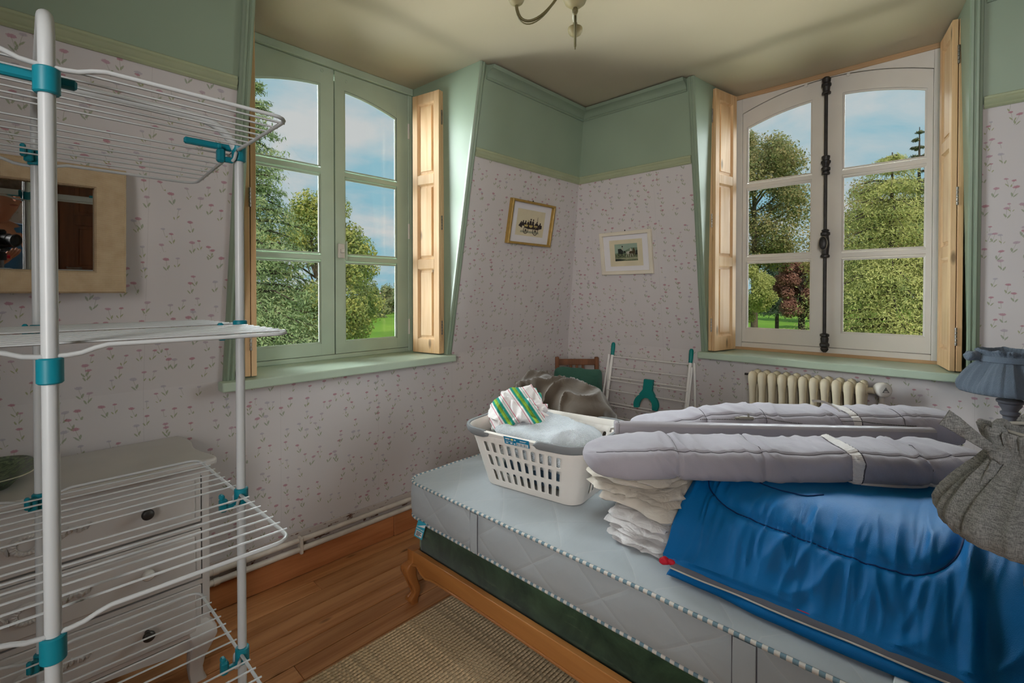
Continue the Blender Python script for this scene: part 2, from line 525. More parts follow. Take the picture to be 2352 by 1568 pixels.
# dormer cheeks (green side walls of the window bays)
def cheek(name, pts):
    mb = MB(); mb.add(pts, [(0, 1, 2, 3)]); return make(name, mb, M_green, kind='structure', recalc=False)
cheek('wall_left_cheek', [(LX1, YL, ZS), (LW1, YW + .05, ZS), (LW1, YW + .05, ZC), (LX1, yl(ZC), ZC)])
cheek('wall_left_cheek', [(LX0, YL, ZS), (LX0, yl(ZC), ZC), (LW0, YW + .05, ZC), (LW0, YW + .05, ZS)])
cheek('wall_right_cheek', [(XR, RY1, ZS), (xr(ZC), RY1, ZC), (XW + .05, RW1, ZC), (XW + .05, RW1, ZS)])
cheek('wall_right_cheek', [(XR, RY0, ZS), (XW + .05, RW0, ZS), (XW + .05, RW0, ZC), (xr(ZC), RY0, ZC)])
# masonry below the windows, outside
mb = MB(); mb.box((LX0 - .1, YL + .02, 0), (LX1 + .1, YW + .12, ZS - .045)); make('wall_left_apron', mb, M_outer, kind='structure')
mb = MB(); mb.box((XR + .02, RY0 - .1, 0), (XW + .12, RY1 + .1, ZS - .045)); make('wall_right_apron', mb, M_outer, kind='structure')

# casings along the sloping edges of the bays
CAS = [(0, 0), (0, .014), (.006, .021), (.014, .021), (.017, .016), (.021, .016), (.024, .021), (.032, .021), (.036, .014), (.044, .012), (.046, 0)]
tn = [0]
def trim(mb, mat=None, smooth=30):
    tn[0] += 1
    return make('trim_%d' % tn[0], mb, mat or M_green_trim, kind='structure', smooth=smooth)
nL = V((0, -1, -TL)).normalized(); nR = V((-1, 0, -TR)).normalized()
for (x, sx) in ((LX0 + .004, -1), (LX1 - .004, 1)):
    mb = MB(); mb.sweep(CAS, (x, yl(ZS), ZS), (x, yl(ZC), ZC), (sx, 0, 0), nL); trim(mb)
for (yy, sy) in ((RY0 + .004, -1), (RY1 - .004, 1)):
    mb = MB(); mb.sweep(CAS, (xr(ZS), yy, ZS), (xr(ZC), yy, ZC), (0, sy, 0), nR); trim(mb)
# border rail between paper and paint
BOR = [(0, 0), (0, .006), (.008, .012), (.016, .008), (.024, .014), (.036, .016), (.044, .010), (.052, .010), (.056, 0)]
sL = V((0, -TL, 1)).normalized(); sR = V((-TR, 0, 1)).normalized()
def run_left(x0, x1, z, prof, mat=None):
    mb = MB(); mb.sweep(prof, (x0, yl(z), z), (x1, yl(z), z), sL, nL); trim(mb, mat)
def run_right(y0, y1, z, prof, mat=None):
    mb = MB(); mb.sweep(prof, (xr(z), y0, z), (xr(z), y1, z), sR, nR); trim(mb, mat)
run_left(XB, LX0 - .045, ZB, BOR, M_border); run_left(LX1 + .045, xr(ZB), ZB, BOR, M_border)
run_right(YB, RY0 - .045, ZB, BOR, M_border); run_right(RY1 + .045, yl(ZB), ZB, BOR, M_border)
# cornice
CRN = [(0, 0), (0, .008), (.010, .016), (.016, .010), (.022, .012), (.034, .016), (.050, .030), (.060, .050), (.078, .060), (.078, 0)]
zc0 = ZC - .078
run_left(XB, LX0 - .05, zc0, CRN); run_left(LX1 + .065, xr(ZC) - .0, zc0, CRN)
run_right(YB, RY0 - .05, zc0, CRN); run_right(RY1 + .05, yl(ZC) - .0, zc0, CRN)

# sills
NOSE = 0.006
def sill(name, poly, fn):
    mb = MB(); mb.prism(poly, fn, ZS - .042, ZS)
    o = make(name, mb, M_green_win, kind='structure')
    bv = o.modifiers.new('rounded', 'BEVEL'); bv.width = .006; bv.segments = 2; bv.limit_method = 'ANGLE'
sill('window_sill', [(.640, 2.325), (1.947, 2.325), (1.947, 2.394), (1.930, 2.394), (LW1 + .03, YW + .05), (LW0 - .03, YW + .05), (.680, 2.394), (.640, 2.394)],
     lambda a, b, d: (a, b, d))
sill('window_sill', [(3.135, -.052), (3.135, 1.288), (3.204, 1.288), (3.204, 1.262), (XW + .05, RW1 + .03), (XW + .05, RW0 - .03), (3.204, -.026), (3.204, -.052)],
     lambda a, b, d: (a, b, d))

# ================================================================== WINDOWS
def arcz(h, hc, peak, k): return peak - k * (h - hc) ** 2
def arc_pts(h0, h1, hc, peak, k, n=14):
    return [(h0 + (h1 - h0) * i / n, arcz(h0 + (h1 - h0) * i / n, hc, peak, k)) for i in range(n + 1)]
def bead_poly(mb, loop, fn, w, d0, d1):
    """raised bead around a pane: loop of (h,z) points, inset by w"""
    n = len(loop); cx = sum(p[0] for p in loop) / n; cz = sum(p[1] for p in loop) / n
    inner = []
    for i in range(n):
        p = V((loop[i][0], loop[i][1])); a = V(loop[i - 1]) ; b = V(loop[(i + 1) % n])
        e1 = (p - V((a[0], a[1]))).normalized(); e2 = (V((b[0], b[1])) - p).normalized()
        n1 = V((-e1.y, e1.x)); n2 = V((-e2.y, e2.x))
        m = (n1 + n2); m = m / max(0.35, m.dot(n1)) if m.length > 1e-6 else n1
        inner.append((p.x + m.x * w, p.y + m.y * w))
    vs = [fn(h, z, d0) for h, z in loop] + [fn(h, z, d1) for h, z in loop] + [fn(h, z, d1 + .004) for h, z in inner] + [fn(h, z, d0 + .014) for h, z in inner]
    fs = []
    for r in range(3):
        for i in range(n):
            j = (i + 1) % n
            fs.append((r * n + i, r * n + j, (r + 1) * n + j, (r + 1) * n + i))
    mb.add(vs, fs)

def window(idx, fn, mat, hc, w0, w1, z0, sash_z0, sash_edges, glass, gz0, bars, peak, k, top_gap, ztop, arch_sash, loc):
    win = thing('window_%d' % idx, loc, kind='structure')
    # fixed frame
    mb = MB()
    def bx(h0, h1, za, zb, d0, d1, bev=.003):
        p = [fn(h0, za, d0), fn(h1, zb, d1)]
        lo = [min(p[0][i], p[1][i]) for i in range(3)]; hi = [max(p[0][i], p[1][i]) for i in range(3)]
        mb.box(lo, hi, bev)
    bx(w0, sash_edges[0] - .002, z0, ztop, -.006, .075)
    bx(sash_edges[3] + .002, w1, z0, ztop, -.006, .075)
    bx(sash_edges[0] - .002, sash_edges[3] + .002, z0, sash_z0 - .003, -.004, .075)
    bx(sash_edges[0] - .004, sash_edges[3] + .004, z0, sash_z0 + .016, .0315, .075)
    bx(sash_edges[0] - .004, sash_edges[0] + .016, z0, ztop - .10, .0315, .075); bx(sash_edges[3] - .016, sash_edges[3] + .004, z0, ztop - .10, .0315, .075)
    bx(sash_edges[1] - .014, sash_edges[2] + .014, z0, peak + .05, .0315, .05)
    if not arch_sash:
        bx(w0, w1, ztop - .045, ztop, -.018, .075)
        bx(w0, w1, ztop - .075, ztop - .04, .0315, .075)
    else:
        po = arc_pts(sash_edges[0] - .002, sash_edges[3] + .002, hc, peak + top_gap + .004, k, 24)
        mb.prism(po + [(sash_edges[3] + .002, ztop), (sash_edges[0] - .002, ztop)], fn, -.006, .075)
        pb = arc_pts(sash_edges[0] - .002, sash_edges[3] + .002, hc, peak + top_gap - .022, k, 24)
        mb.prism(pb + [(sash_edges[3] + .002, ztop), (sash_edges[0] - .002, ztop)], fn, .0315, .074)
    make('window_frame', mb, mat, win, smooth=30)
    if arch_sash:
        for (za, zb, d) in ((ztop - .028, ztop, -.016), (z0 - .001, z0 + .018, -.018)):
            mb = MB(); bx(w0, w1, za, zb, d, .01, .002); make('wood_strip', mb, M_pine_strip, win)
    for si in (0, 1):
        s0, s1 = (sash_edges[0], sash_edges[1]) if si == 0 else (sash_edges[2], sash_edges[3])
        g0, g1 = glass[si]
        mb = MB()
        topz = ztop - .048
        def arcs(a, b, pk): return arc_pts(a, b, hc, pk, k)
        # stiles
        for (a, b) in ((s0, g0), (g1, s1)):
            top = arcs(a, b, peak + top_gap) if arch_sash else [(a, topz), (b, topz)]
            mb.prism([(b, sash_z0), (a, sash_z0)] + top, fn, 0, .030)
        mb.prism([(g0, sash_z0), (g0, gz0), (g1, gz0), (g1, sash_z0)], fn, 0.0005, .0295)
        low = arcs(g0, g1, peak)
        up = arcs(g0, g1, peak + top_gap) if arch_sash else [(g0, topz), (g1, topz)]
        mb.prism(low + up[::-1], fn, 0.0005, .0295)
        sash = make('sash', mb, mat, win, smooth=25)
        zz = [gz0] + [b for b in bars] + [None]
        for bi, bz in enumerate(bars):
            mb = MB()
            P = [(-.021, .022), (-.021, .010), (-.014, .006), (-.011, 0), (.011, 0), (.014, .006), (.021, .010), (.021, .022), (.016, .029), (-.016, .029)]
            vs = [fn(g0, bz + a, b) for a, b in P] + [fn(g1, bz + a, b) for a, b in P]
            n = len(P)
            mb.add(vs, [tuple(range(n)), tuple(range(2 * n - 1, n - 1, -1))] + [(i, n + i, n + (i + 1) % n, (i + 1) % n) for i in range(n)])
            make('glazing_bar', mb, mat, sash)
        edges = [(gz0, bars[0] - .021)] + [(bars[i] + .021, bars[i + 1] - .021) for i in range(len(bars) - 1)]
        for (za, zb) in edges:
            loop = [(g0, za), (g1, za), (g1, zb), (g0, zb)]
            mb = MB(); bead_poly(mb, loop, fn, .010, .002, .006); make('glazing_bead', mb, mat, sash)
            mb = MB(); mb.prism(loop, fn, .0180, .0210); make('pane', mb, M_glass, sash)
        za = bars[-1] + .021
        ar = arcs(g0, g1, peak)
        loop = [(g0, za), (g1, za)] + ar[::-1]
        mb = MB(); bead_poly(mb, loop, fn, .010, .002, .006); make('glazing_bead', mb, mat, sash)
        mb = MB(); mb.prism(loop, fn, .0180, .0210); make('pane', mb, M_glass, sash)
    return win
fL = lambda h, z, d: (h, YW + d, z)
fR = lambda h, z, d: (XW + d, h, z)
win1 = window(1, fL, M_green_win, 1.335, LW0, LW1, ZS, 1.034, (.832, 1.331, 1.339, 1.842), ((.897, 1.252), (1.398, 1.760)), 1.100, (1.598, 2.098), 2.600, .40, .10, ZC, False, (1.335, YW, ZS))
win2 = window(2, fR, M_white_win, .632, RW0, RW1, ZS, 1.058, (.140, .629, .635, 1.122), ((.165, .553), (.711, 1.097)), 1.148, (1.622, 2.120), 2.606, .40, .105, ZC, True, (XW, .632, ZS))

# window furniture
def screw(fn, h, z, parent, mat):
    mb = MB(); c = V(fn(h, z, -.001)); ax = (V(fn(h, z, -1)) - V(fn(h, z, 0))).normalized()
    Mx = Matrix.Translation(c) @ ax.to_track_quat('Z', 'Y').to_matrix().to_4x4()
    mb.lathe([(.010, 0), (.010, .003), (.006, .004), (.005, .002), (0, .002)], 14, Mx)
    make('screw_cap', mb, mat, parent, smooth=40)
for h, z in ((1.262, 2.672), (1.410, 2.655)): screw(fL, h, z, win1, M_green_win)
for h, z in ((.745, 2.700), (.525, 2.700)): screw(lambda a, b, d: fR(a, b, d - .006), h, z, win2, M_white_win)
mb = MB(); mb.box((1.352, YW - .012, 1.60), (1.392, YW + .001, 1.685), .003); mb.box((1.362, YW - .03, 1.63), (1.382, YW - .010, 1.655), .003)
latch = make('window_latch', mb, M_white_win, win1)
mb = MB(); mb.box((1.388, YW - .036, 1.588), (1.398, YW - .022, 1.70), .004); make('latch_lever', mb, M_green_win, latch)
for z in (1.17, 1.80, 2.46):
    mb = MB(); mb.tube([(1.846, YW - .008, z - .05), (1.846, YW - .008, z + .05)], .007, 10)
    make('hinge', mb, M_white_win, win1, smooth=40)
# espagnolette bolt of the white window
bolt = thing('espagnolette_bolt', (XW - .03, .632, 1.03), 'dark iron espagnolette bolt with ornate oval handle on the white window', 'window bolt')
bx0 = XW - .032
mb = MB(); mb.tube([(bx0, .632, 1.05), (bx0, .632, 2.68)], .0095, 12); make('bolt_rod', mb, M_iron, bolt, smooth=40)
def fitting(z, prof, name='bolt_fitting'):
    mb = MB(); mb.lathe(prof, 18, Matrix.Translation((bx0 + .004, .632, z))); return make(name, mb, M_iron, bolt, smooth=35)
fitting(2.605, [(.012, 0), (.024, .004), (.024, .014), (.018, .018), (.020, .045), (.026, .052), (.026, .064), (.021, .07), (.024, .095), (.016, .105), (.006, .110), (0, .110)])
fitting(2.115, [(.012, 0), (.022, .004), (.022, .016), (.016, .020), (.024, .030), (.024, .044), (.016, .05), (.020, .065), (.026, .075), (.026, .085), (.018, .09), (.022, .105), (.022, .115), (.012, .12)])
fitting(1.608, [(.012, 0), (.024, .004), (.024, .016), (.018, .022), (.020, .05), (.023, .08), (.020, .115), (.018, .135), (.025, .14), (.025, .155), (.017, .16), (.021, .17), (.012, .176)], 'handle_housing')
fitting(1.028, [(0, 0), (.008, .0), (.016, .008), (.022, .02), (.018, .03), (.026, .04), (.026, .052), (.019, .06), (.022, .085), (.018, .095), (.025, .10), (.025, .112), (.012, .118)])
mb = MB()
Mx = Matrix.Translation((bx0 - .034, .636, 1.695))
P = []
for i in range(13):
    a = -pi / 2 + pi * i / 12
    P.append([Mx @ V((.012 * cos(a) * cos(b), .021 * cos(a) * sin(b), .040 * sin(a))) for b in [2 * pi * j / 18 for j in range(18)]])
mb.grid(P, cv=True); hd = make('bolt_handle', mb, M_iron, bolt, smooth=60)
ring = [Mx @ V((-.006, .022 * cos(a), .041 * sin(a))) for a in [2 * pi * j / 28 for j in range(28)]]
mb = MB(); mb.tube(ring, .0028, 6, closed=True); make('handle_rim', mb, M_steel, bolt, smooth=40)
mb = MB(); mb.tube([(bx0, .632, 1.695), (bx0 - .03, .635, 1.695)], .008, 10); make('handle_stem', mb, M_iron, bolt, smooth=40)

# ================================================================== FOLDED PINE SHUTTERS
def shutter(label, p_room, p_win, out, zt, rails):
    """p_room/p_win: plan points of the visible face at the room and window end; out: plan unit vector away from the face (towards the cheek)"""
    a = V((*p_win, 0)); b = V((*p_room, 0)); W = (b - a).length
    ex = (b - a).normalized(); ey = V((*out, 0)); ey = (ey - ex * ey.dot(ex)).normalized()
    zb = ZS + .007
    Mx = Matrix(((ex.x, ey.x, 0, a.x), (ex.y, ey.y, 0, a.y), (0, 0, 1, zb), (0, 0, 0, 1)))
    H = zt - zb
    th = thing('window_shutter', ((a.x + b.x) / 2, (a.y + b.y) / 2, zb), label, 'shutter', 'folding pine shutters beside the windows')
    t = .0225
    for lf in (0, 1):
        d0 = lf * (t + .003)
        mb = MB()
        st = .044
        mb.box((0, d0, 0), (st, d0 + t, H), .002, Mx); mb.box((W - st, d0, 0), (W, d0 + t, H), .002, Mx)
        rz = [(0, rails[0])] + [(c - .030, c + .030) for c in rails[1:-1]] + [(H - rails[-1], H)]
        for (z0, z1) in rz: mb.box((st - .001, d0 + .0007, z0), (W - st + .001, d0 + t - .0007, z1), .002, Mx)
        leaf = make('shutter_leaf', mb, M_pine, th)
        for i in range(len(rz) - 1):
            z0, z1 = rz[i][1], rz[i + 1][0]
            mb = MB()
            x0, x1 = st, W - st
            q = .017
            def frame(off, y): return [Mx @ V(p) for p in ((x0 + off, y, z0 + off), (x1 - off, y, z0 + off), (x1 - off, y, z1 - off), (x0 + off, y, z1 - off))]
            rings = [frame(-.001, d0 + .002), frame(.009, d0 + .0125), frame(.012, d0 + .0125), frame(q + .006, d0 + .0105), frame(q + .0065, d0 + .0055)]
            vs = [p for r in rings for p in r]; fs = []
            for r in range(len(rings) - 1):
                for k in range(4):
                    k2 = (k + 1) % 4
                    fs.append((r * 4 + k, r * 4 + k2, (r + 1) * 4 + k2, (r + 1) * 4 + k))
            e = (len(rings) - 1) * 4
            fs.append((e, e + 1, e + 2, e + 3))
            bk = [Mx @ V(p) for p in ((x0, d0 + t - .006, z0), (x1, d0 + t - .006, z0), (x1, d0 + t - .006, z1), (x0, d0 + t - .006, z1))]
            nb = len(vs); vs += bk; fs.append((nb + 3, nb + 2, nb + 1, nb))
            mb.add(vs, fs); make('shutter_panel', mb, M_pine, leaf)
    for z in (H * .10, H * .5, H * .90):
        mb = MB(); n = 5
        for i in range(n):
            mb.tube([Mx @ V((W + .002, t + .0015, z - .045 + i * .018)), Mx @ V((W + .002, t + .0015, z - .045 + i * .018 + .0155))], .005, 8)
        make('hinge', mb, M_steel, th, smooth=40)
    return th
rl = (.088, .564, 1.100, .060)
shutter('folded pine shutter between green window and picture corner', (1.858, 2.385), (1.815, 2.605), (1, .1), 2.655, rl)
shutter('folded pine shutter seen edge-on behind the drying tower', (.795, 2.375), (.858, 2.605), (-1, .1), 2.655, rl)
shutter('folded pine shutter left of white window, over the folded airer', (3.18, 1.190), (3.42, 1.140), (.1, 1), 2.722, (.095, .590, 1.130, .065))
shutter('folded pine shutter right of white window, above denim lamp', (3.18, .060), (3.42, .112), (.1, -1), 2.722, (.095, .590, 1.130, .065))

# ================================================================== BASEBOARD AND HEATING PIPES
bb = thing('baseboard_left', (0.6, YL - .011, 0), kind='structure')
for (x0, x1, h, d) in ((XB, 0.05, .118, .022), (.051, 1.52, .118, .024), (1.521, 1.86, .120, .027), (1.861, XR, .118, .022)):
    mb = MB(); mb.box((x0, YL - d, .002), (x1 - .001, YL, h), .003); make('baseboard_plank', mb, M_base, bb)
bb2 = thing('baseboard_right', (XR - .011, .2, 0), kind='structure')
mb = MB(); mb.box((XR - .022, YB, .002), (XR, YL - .03, .118), .003); make('baseboard_plank', mb, wood('baseboard_pine_y', srgb(146, 92, 58), srgb(178, 118, 78), 1, 0.55, 12), bb2)
# rough plaster strip left bare above the pipes
def patchy():
    m = NT('peeling_paint_strip'); m.set(rough=0.7)
    c = m.coord('Object', (6, 6, 14))
    n = m.noise(c, 3.0, 5, 0.6)
    m.base(m.mix(m.ramp(n, [(0.58, 0.0), (0.62, 1.0)]), srgb(190, 178, 170), srgb(104, 72, 58)))
    m.bump(n, 0.3, 0.004)
    return m.mat
mb = MB(); mb.box((XB, YL - .010, .118), (XR - .02, YL, .214), .002); make('trim_90', mb, patchy(), kind='structure')
for (z, d, r, lab) in ((.140, .036, .0135, 'lower white heating pipe running above the wooden baseboard'), (.180, .026, .0125, 'upper white heating pipe running along the papered wall')):
    p = thing('heating_pipe', (1.0, YL - d, z - r), lab, 'pipe', 'painted heating pipes')
    mb = MB(); mb.tube([(XB + .02, YL - d, z), (.40, YL - d, z), (.402, YL - d, z), (XR - .05, YL - d, z)], r, 12); make('pipe_run', mb, M_pipe, p, smooth=50)
    for x in (.62, 2.2):
        mb = MB(); mb.tube([(x - .012, YL - d, z), (x + .012, YL - d, z)], r + .0025, 12); make('pipe_joint', mb, M_pipe, p, smooth=40)
for x in (.985, 2.15):
    mb = MB(); mb.box((x - .008, YL - .053, .118), (x + .008, YL - .010, .198), .004)
    make('pipe_clip', mb, M_pipe, label='white metal clip holding both heating pipes' + (' near the drying tower' if x < 1 else ' behind the bed'), cat='pipe clip', group='clips on the heating pipes')

# ================================================================== OBJECT MATERIALS
TEAL = srgb(14, 126, 142)
M_teal = simple('teal_plastic', TEAL, 0.42, 0.05, 10, spec=0.4)
M_wire = simple('white_coated_wire', srgb(192, 195, 195), 0.35, 0.03, 10, spec=0.45)
M_dresser = simple('grey_white_furniture_paint', srgb(196, 192, 188), 0.45, 0.04, 6, 0.04, 40)
M_pewter = simple('dark_pewter', srgb(70, 68, 66), 0.4, 0.3, 40, 0.4, 90, metal=0.5)
M_knob = simple('white_porcelain', srgb(214, 210, 202), 0.2, 0.02, spec=0.5)

def circ(cx, cy, r, a0, a1, n):
    return [(cx + r * cos(a0 + (a1 - a0) * i / n), cy + r * sin(a0 + (a1 - a0) * i / n)) for i in range(n + 1)]
def rrect(x0, x1, y0, y1, r, n=6):
    p = []
    for (cx, cy, a) in ((x1 - r, y1 - r, 0), (x0 + r, y1 - r, pi / 2), (x0 + r, y0 + r, pi), (x1 - r, y0 + r, 3 * pi / 2)):
        p += circ(cx, cy, r, a, a + pi / 2, n)
    return p
def bez(p0, p1, p2, p3, n=10):
    out = []
    for i in range(n + 1):
        t = i / n; u = 1 - t
        out.append(V(p0) * u ** 3 + V(p1) * 3 * u * u * t + V(p2) * 3 * u * t * t + V(p3) * t ** 3)
    return out
def spline(pts, n=6, closed=False):
    P = [V(p) for p in pts]; N = len(P); out = []
    rng = range(N if closed else N - 1)
    for i in rng:
        if closed: a, b, c, d = P[i - 1], P[i], P[(i + 1) % N], P[(i + 2) % N]
        else: a, b, c, d = P[max(i - 1, 0)], P[i], P[i + 1], P[min(i + 2, N - 1)]
        for k in range(n):
            t = k / n
            out.append(0.5 * ((2 * b) + (c - a) * t + (2 * a - 5 * b + 4 * c - d) * t * t + (3 * b - a - 3 * c + d) * t ** 3))
    if not closed: out.append(P[-1])
    return out

# ================================================================== CHEST OF DRAWERS
DX0, DX1, DYB, DYF, DZT = -.430, .500, 2.338, 1.985, .805
dr = thing('chest_of_drawers', ((DX0 + DX1) / 2, 2.17, 0), 'pale grey painted chest of drawers with carved ribbon wreaths behind the drying tower', 'chest of drawers')
# top with shaped ends
def end_curve(s, x):
    return [(x - s * .012, 2.372), (x + s * .004, 2.30), (x + s * .006, 2.24), (x - s * .006, 2.16), (x + s * .000, 2.08), (x + s * .016, 2.02), (x + s * .022, 1.975), (x + s * .012, 1.952), (x - s * .02, 1.945)]
right = [tuple(p) for p in spline([(*p, 0) for p in end_curve(1, DX1)], 4)]
left = [tuple(p) for p in spline([(*p, 0) for p in end_curve(-1, DX0)], 4)]
fr = [(x, 1.945 + .010 * cos((x - .035) * 13), 0) for x in [DX1 - .03 - i * (DX1 - DX0 - .06) / 16 for i in range(17)]]
poly = [(p[0], p[1]) for p in right] + [(p[0], p[1]) for p in fr] + [(p[0], p[1]) for p in left[::-1]]
mb = MB(); mb.prism(poly, lambda a, b, d: (a, b, d), DZT - .026, DZT)
o = make('dresser_top', mb, M_dresser, dr, smooth=35)
bv = o.modifiers.new('rounded', 'BEVEL'); bv.width = .009; bv.segments = 3; bv.limit_method = 'ANGLE'; bv.angle_limit = radians(60)
mb = MB()
mb.box((DX0, DYF, .17), (DX0 + .022, DYB, DZT - .026)); mb.box((DX1 - .022, DYF, .17), (DX1, DYB, DZT - .026))
mb.box((DX0 + .022, DYB - .012, .17), (DX1 - .022, DYB, DZT - .026))
mb.box((DX0 + .022, DYF, .742), (DX1 - .022, DYF + .02, DZT - .026))
for z in (.556, .354): mb.box((DX0 + .022, DYF + .001, z), (DX1 - .022, DYB - .02, z + .016))
# shaped apron
ap = [(DX0 + .022, .17), (DX0 + .06, .135)] + [(DX0 + .06 + (DX1 - DX0 - .12) * i / 20, .128 + .035 * sin(pi * i / 20) - .02 * exp) for i, exp in [(i, math.exp(-((i - 10) / 2.2) ** 2)) for i in range(21)]] + [(DX1 - .06, .135), (DX1 - .022, .17)]
mb.prism(ap, lambda a, b, d: (a, d, b), DYF, DYF + .02)
make('dresser_body', mb, M_dresser, dr)
for sx, x in ((-1, DX0 + .036), (1, DX1 - .036)):
    for yy, sy in ((DYF + .034, -1), (DYB - .034, 1)):
        prof = [(.240, .034, .030, 0), (.205, .038, .036, .004), (.185, .044, .040, .014), (.160, .042, .038, .018), (.12, .034, .030, .010), (.08, .026, .025, .0), (.04, .022, .022, -.004), (.015, .022, .022, -.001), (0, .025, .025, .004)]
        mb = MB(); P = []
        for (z, w, d, off) in prof:
            cx = x + sx * off * .9; cy = yy + sy * off * .9
            P.append([V((cx + a * w, cy + b * d, z)) for a, b in [(q[0], q[1]) for q in rrect(-1, 1, -1, 1, .35, 2)]])
        mb.grid(P, cv=True); mb.f.append(tuple(range(len(P[0])))); mb.m.append(0)
        n = len(P[0]); b = (len(P) - 1) * n; mb.f.append(tuple(b + i for i in range(n - 1, -1, -1))); mb.m.append(0)
        make('leg', mb, M_dresser, dr, smooth=40)
def ribbon_wreath(cx, z, parent):
    mb = MB(); yf = DYF - .013
    n = 40                                     # fluted ring
    P = []
    for i in range(n):
        a = 2 * pi * i / n
        fl = .003 if i % 2 else 0.0
        row = []
        for (r, h) in ((.019, 0), (.021, .006 + fl), (.027, .009 + fl), (.033, .006 + fl * 1.2), (.036 + fl * .6, .0)):
            row.append(V((cx + r * cos(a) * 1.05, yf - h, z + r * sin(a) * .92)))
        P.append(row)
    mb.grid(P, cu=True)
    for s in (-1, 1):                          # bow and fluttering ribbon ends
        path = [(cx + s * .036, 0, z - .012), (cx + s * .055, 0, z + .004), (cx + s * .075, 0, z - .002), (cx + s * .095, 0, z + .010), (cx + s * .118, 0, z + .004), (cx + s * .140, 0, z + .014)]
        pts = spline(path, 6); R = []
        for i, p in enumerate(pts):
            w = .009 + .003 * sin(i * 1.2)
            h = .006 + .004 * sin(i * 1.9)
            R.append([V((p.x, yf + .0005, p.z - w)), V((p.x, yf - h, p.z - w * .6)), V((p.x, yf - h - .002, p.z + w * .6)), V((p.x, yf + .0005, p.z + w))])
        mb.grid(R)
    mb.lathe([(.011, 0), (.011, .006), (.007, .010), (0, .011)], 12, Matrix.Translation((cx + .045, yf, z - .008)) @ Matrix.Rotation(pi / 2, 4, 'X'))
    make('ribbon_wreath', mb, M_dresser, parent, smooth=50)
for i, z in enumerate((.667, .465, .264)):
    mb = MB(); z0, z1 = z - .088, z + .088
    x0, x1 = DX0 + .026, DX1 - .026
    mb.box((x0, DYF - .004, z0), (x1, DYF + .016, z1), .003)
    q = .018
    mb.box((x0 + q, DYF - .012, z0 + q), (x1 - q, DYF - .003, z1 - q), .005)
    d = make('drawer', mb, M_dresser, dr)
    for kx in (.315, -.245):
        mb = MB(); Mx = Matrix.Translation((kx, DYF - .011, z + .002)) @ Matrix.Rotation(pi / 2, 4, 'X')
        mb.lathe([(.008, 0), (.007, .006), (.006, .016), (.012, .022), (.0175, .027), (.0175, .033), (.013, .037), (.006, .039), (0, .039)] if i != 1 else
                 [(.009, 0), (.007, .006), (.007, .014), (.014, .018), (.018, .024), (.018, .030), (.013, .036), (.005, .039), (0, .039)], 20, Mx)
        k = make('knob', mb, M_knob if i == 1 else M_pewter, d, smooth=50)
        tag(k, 'white porcelain knob' if i == 1 else 'dark pewter knob')
    ribbon_wreath(.035, z, d)

# green dish on the chest
def dish_mat():
    m = NT('green_leaf_glaze'); m.set(rough=0.25, spec=0.5)
    c = m.coord('Object', (14, 30, 30), rot=(0, 0, .5))
    n = m.noise(c, 2.2, 5, 0.6, 1.5)
    m.base(m.ramp(n, [(0.35, srgb(52, 66, 48)), (0.5, srgb(88, 108, 74)), (0.62, srgb(120, 138, 98)), (0.72, srgb(70, 84, 60))]))
    m.bump(n, 0.25, 0.004)
    return m.mat
M_dish = dish_mat(); M_dish_rim = simple('cream_glaze_rim', srgb(190, 186, 160), 0.3, 0.08)
mb = MB(); cx, cy = -.155, 2.175
rings = [(0.0, .0, .05), (.115, .075, .05), (.15, .105, .05), (.170, .122, .012 + .05), (.190, .138, .028 + .05), (.216, .160, .036 + .05), (.218, .162, .034 + .05), (.19, .136, .022 + .05), (.165, .115, .042), (.10, .06, .040), (.0, .0, .040)]
P = []
for (a, b, h) in rings:
    row = []
    for k in range(48):
        t = 2 * pi * k / 48
        e = 3.6
        cc, ss = cos(t), sin(t)
        row.append(V((cx + a * math.copysign(abs(cc) ** (2 / e), cc), cy + b * math.copysign(abs(ss) ** (2 / e), ss), DZT - .039 + h)))
    P.append(row)
mb.grid(P, cv=True, mi=0)
for i in range(len(mb.f)):
    if i // 48 in (5,): mb.m[i] = 1
make('serving_dish', mb, [M_dish, M_dish_rim], smooth=60, label='green leaf-patterned rectangular dish lying on the grey chest', cat='dish')

# ================================================================== MIRROR WITH BURLAP FRAME
def burlap():
    m = NT('natural_burlap'); m.set(rough=0.95, spec=0.1)
    c = m.coord('Object')
    w1 = m.n('ShaderNodeTexWave', wave_type='BANDS', bands_direction='X'); w1.inputs['Scale'].default_value = 95; w1.inputs['Distortion'].default_value = 1.5; w1.inputs['Detail'].default_value = 2
    w2 = m.n('ShaderNodeTexWave', wave_type='BANDS', bands_direction='Z'); w2.inputs['Scale'].default_value = 95; w2.inputs['Distortion'].default_value = 1.5; w2.inputs['Detail'].default_value = 2
    m.l(c, w1.inputs['Vector']); m.l(c, w2.inputs['Vector'])
    h = m.math('MULTIPLY', m.math('ADD', w1.outputs['Fac'], w2.outputs['Fac']), 0.5)
    n = m.noise(c, 30, 4)
    m.base(m.mix(m.ramp(m.math('ADD', m.math('MULTIPLY', h, .5), m.math('MULTIPLY', n, .5)), [(.3, 0.0), (.7, 1.0)]), srgb(176, 150, 118), srgb(206, 184, 152)))
    m.bump(h, 0.35, 0.002)
    return m.mat
M_burlap = burlap()
M_mirror = simple('mirror_glass', (0.85, 0.86, 0.85), 0.015, 0.0, metal=1.0, spec=0.5)
mx0, mx1, mz0, mz1 = -.335, .301, 1.395, 1.832
gx0, gx1, gz0, gz1 = -.247, .214, 1.471, 1.757
MT = Matrix.Translation((-.017, 2.213, 1.395)) @ Matrix.Rotation(-0.012, 4, 'Z') @ Matrix.Rotation(0.074, 4, 'X') @ Matrix.Translation((.017, -2.213, -1.395))
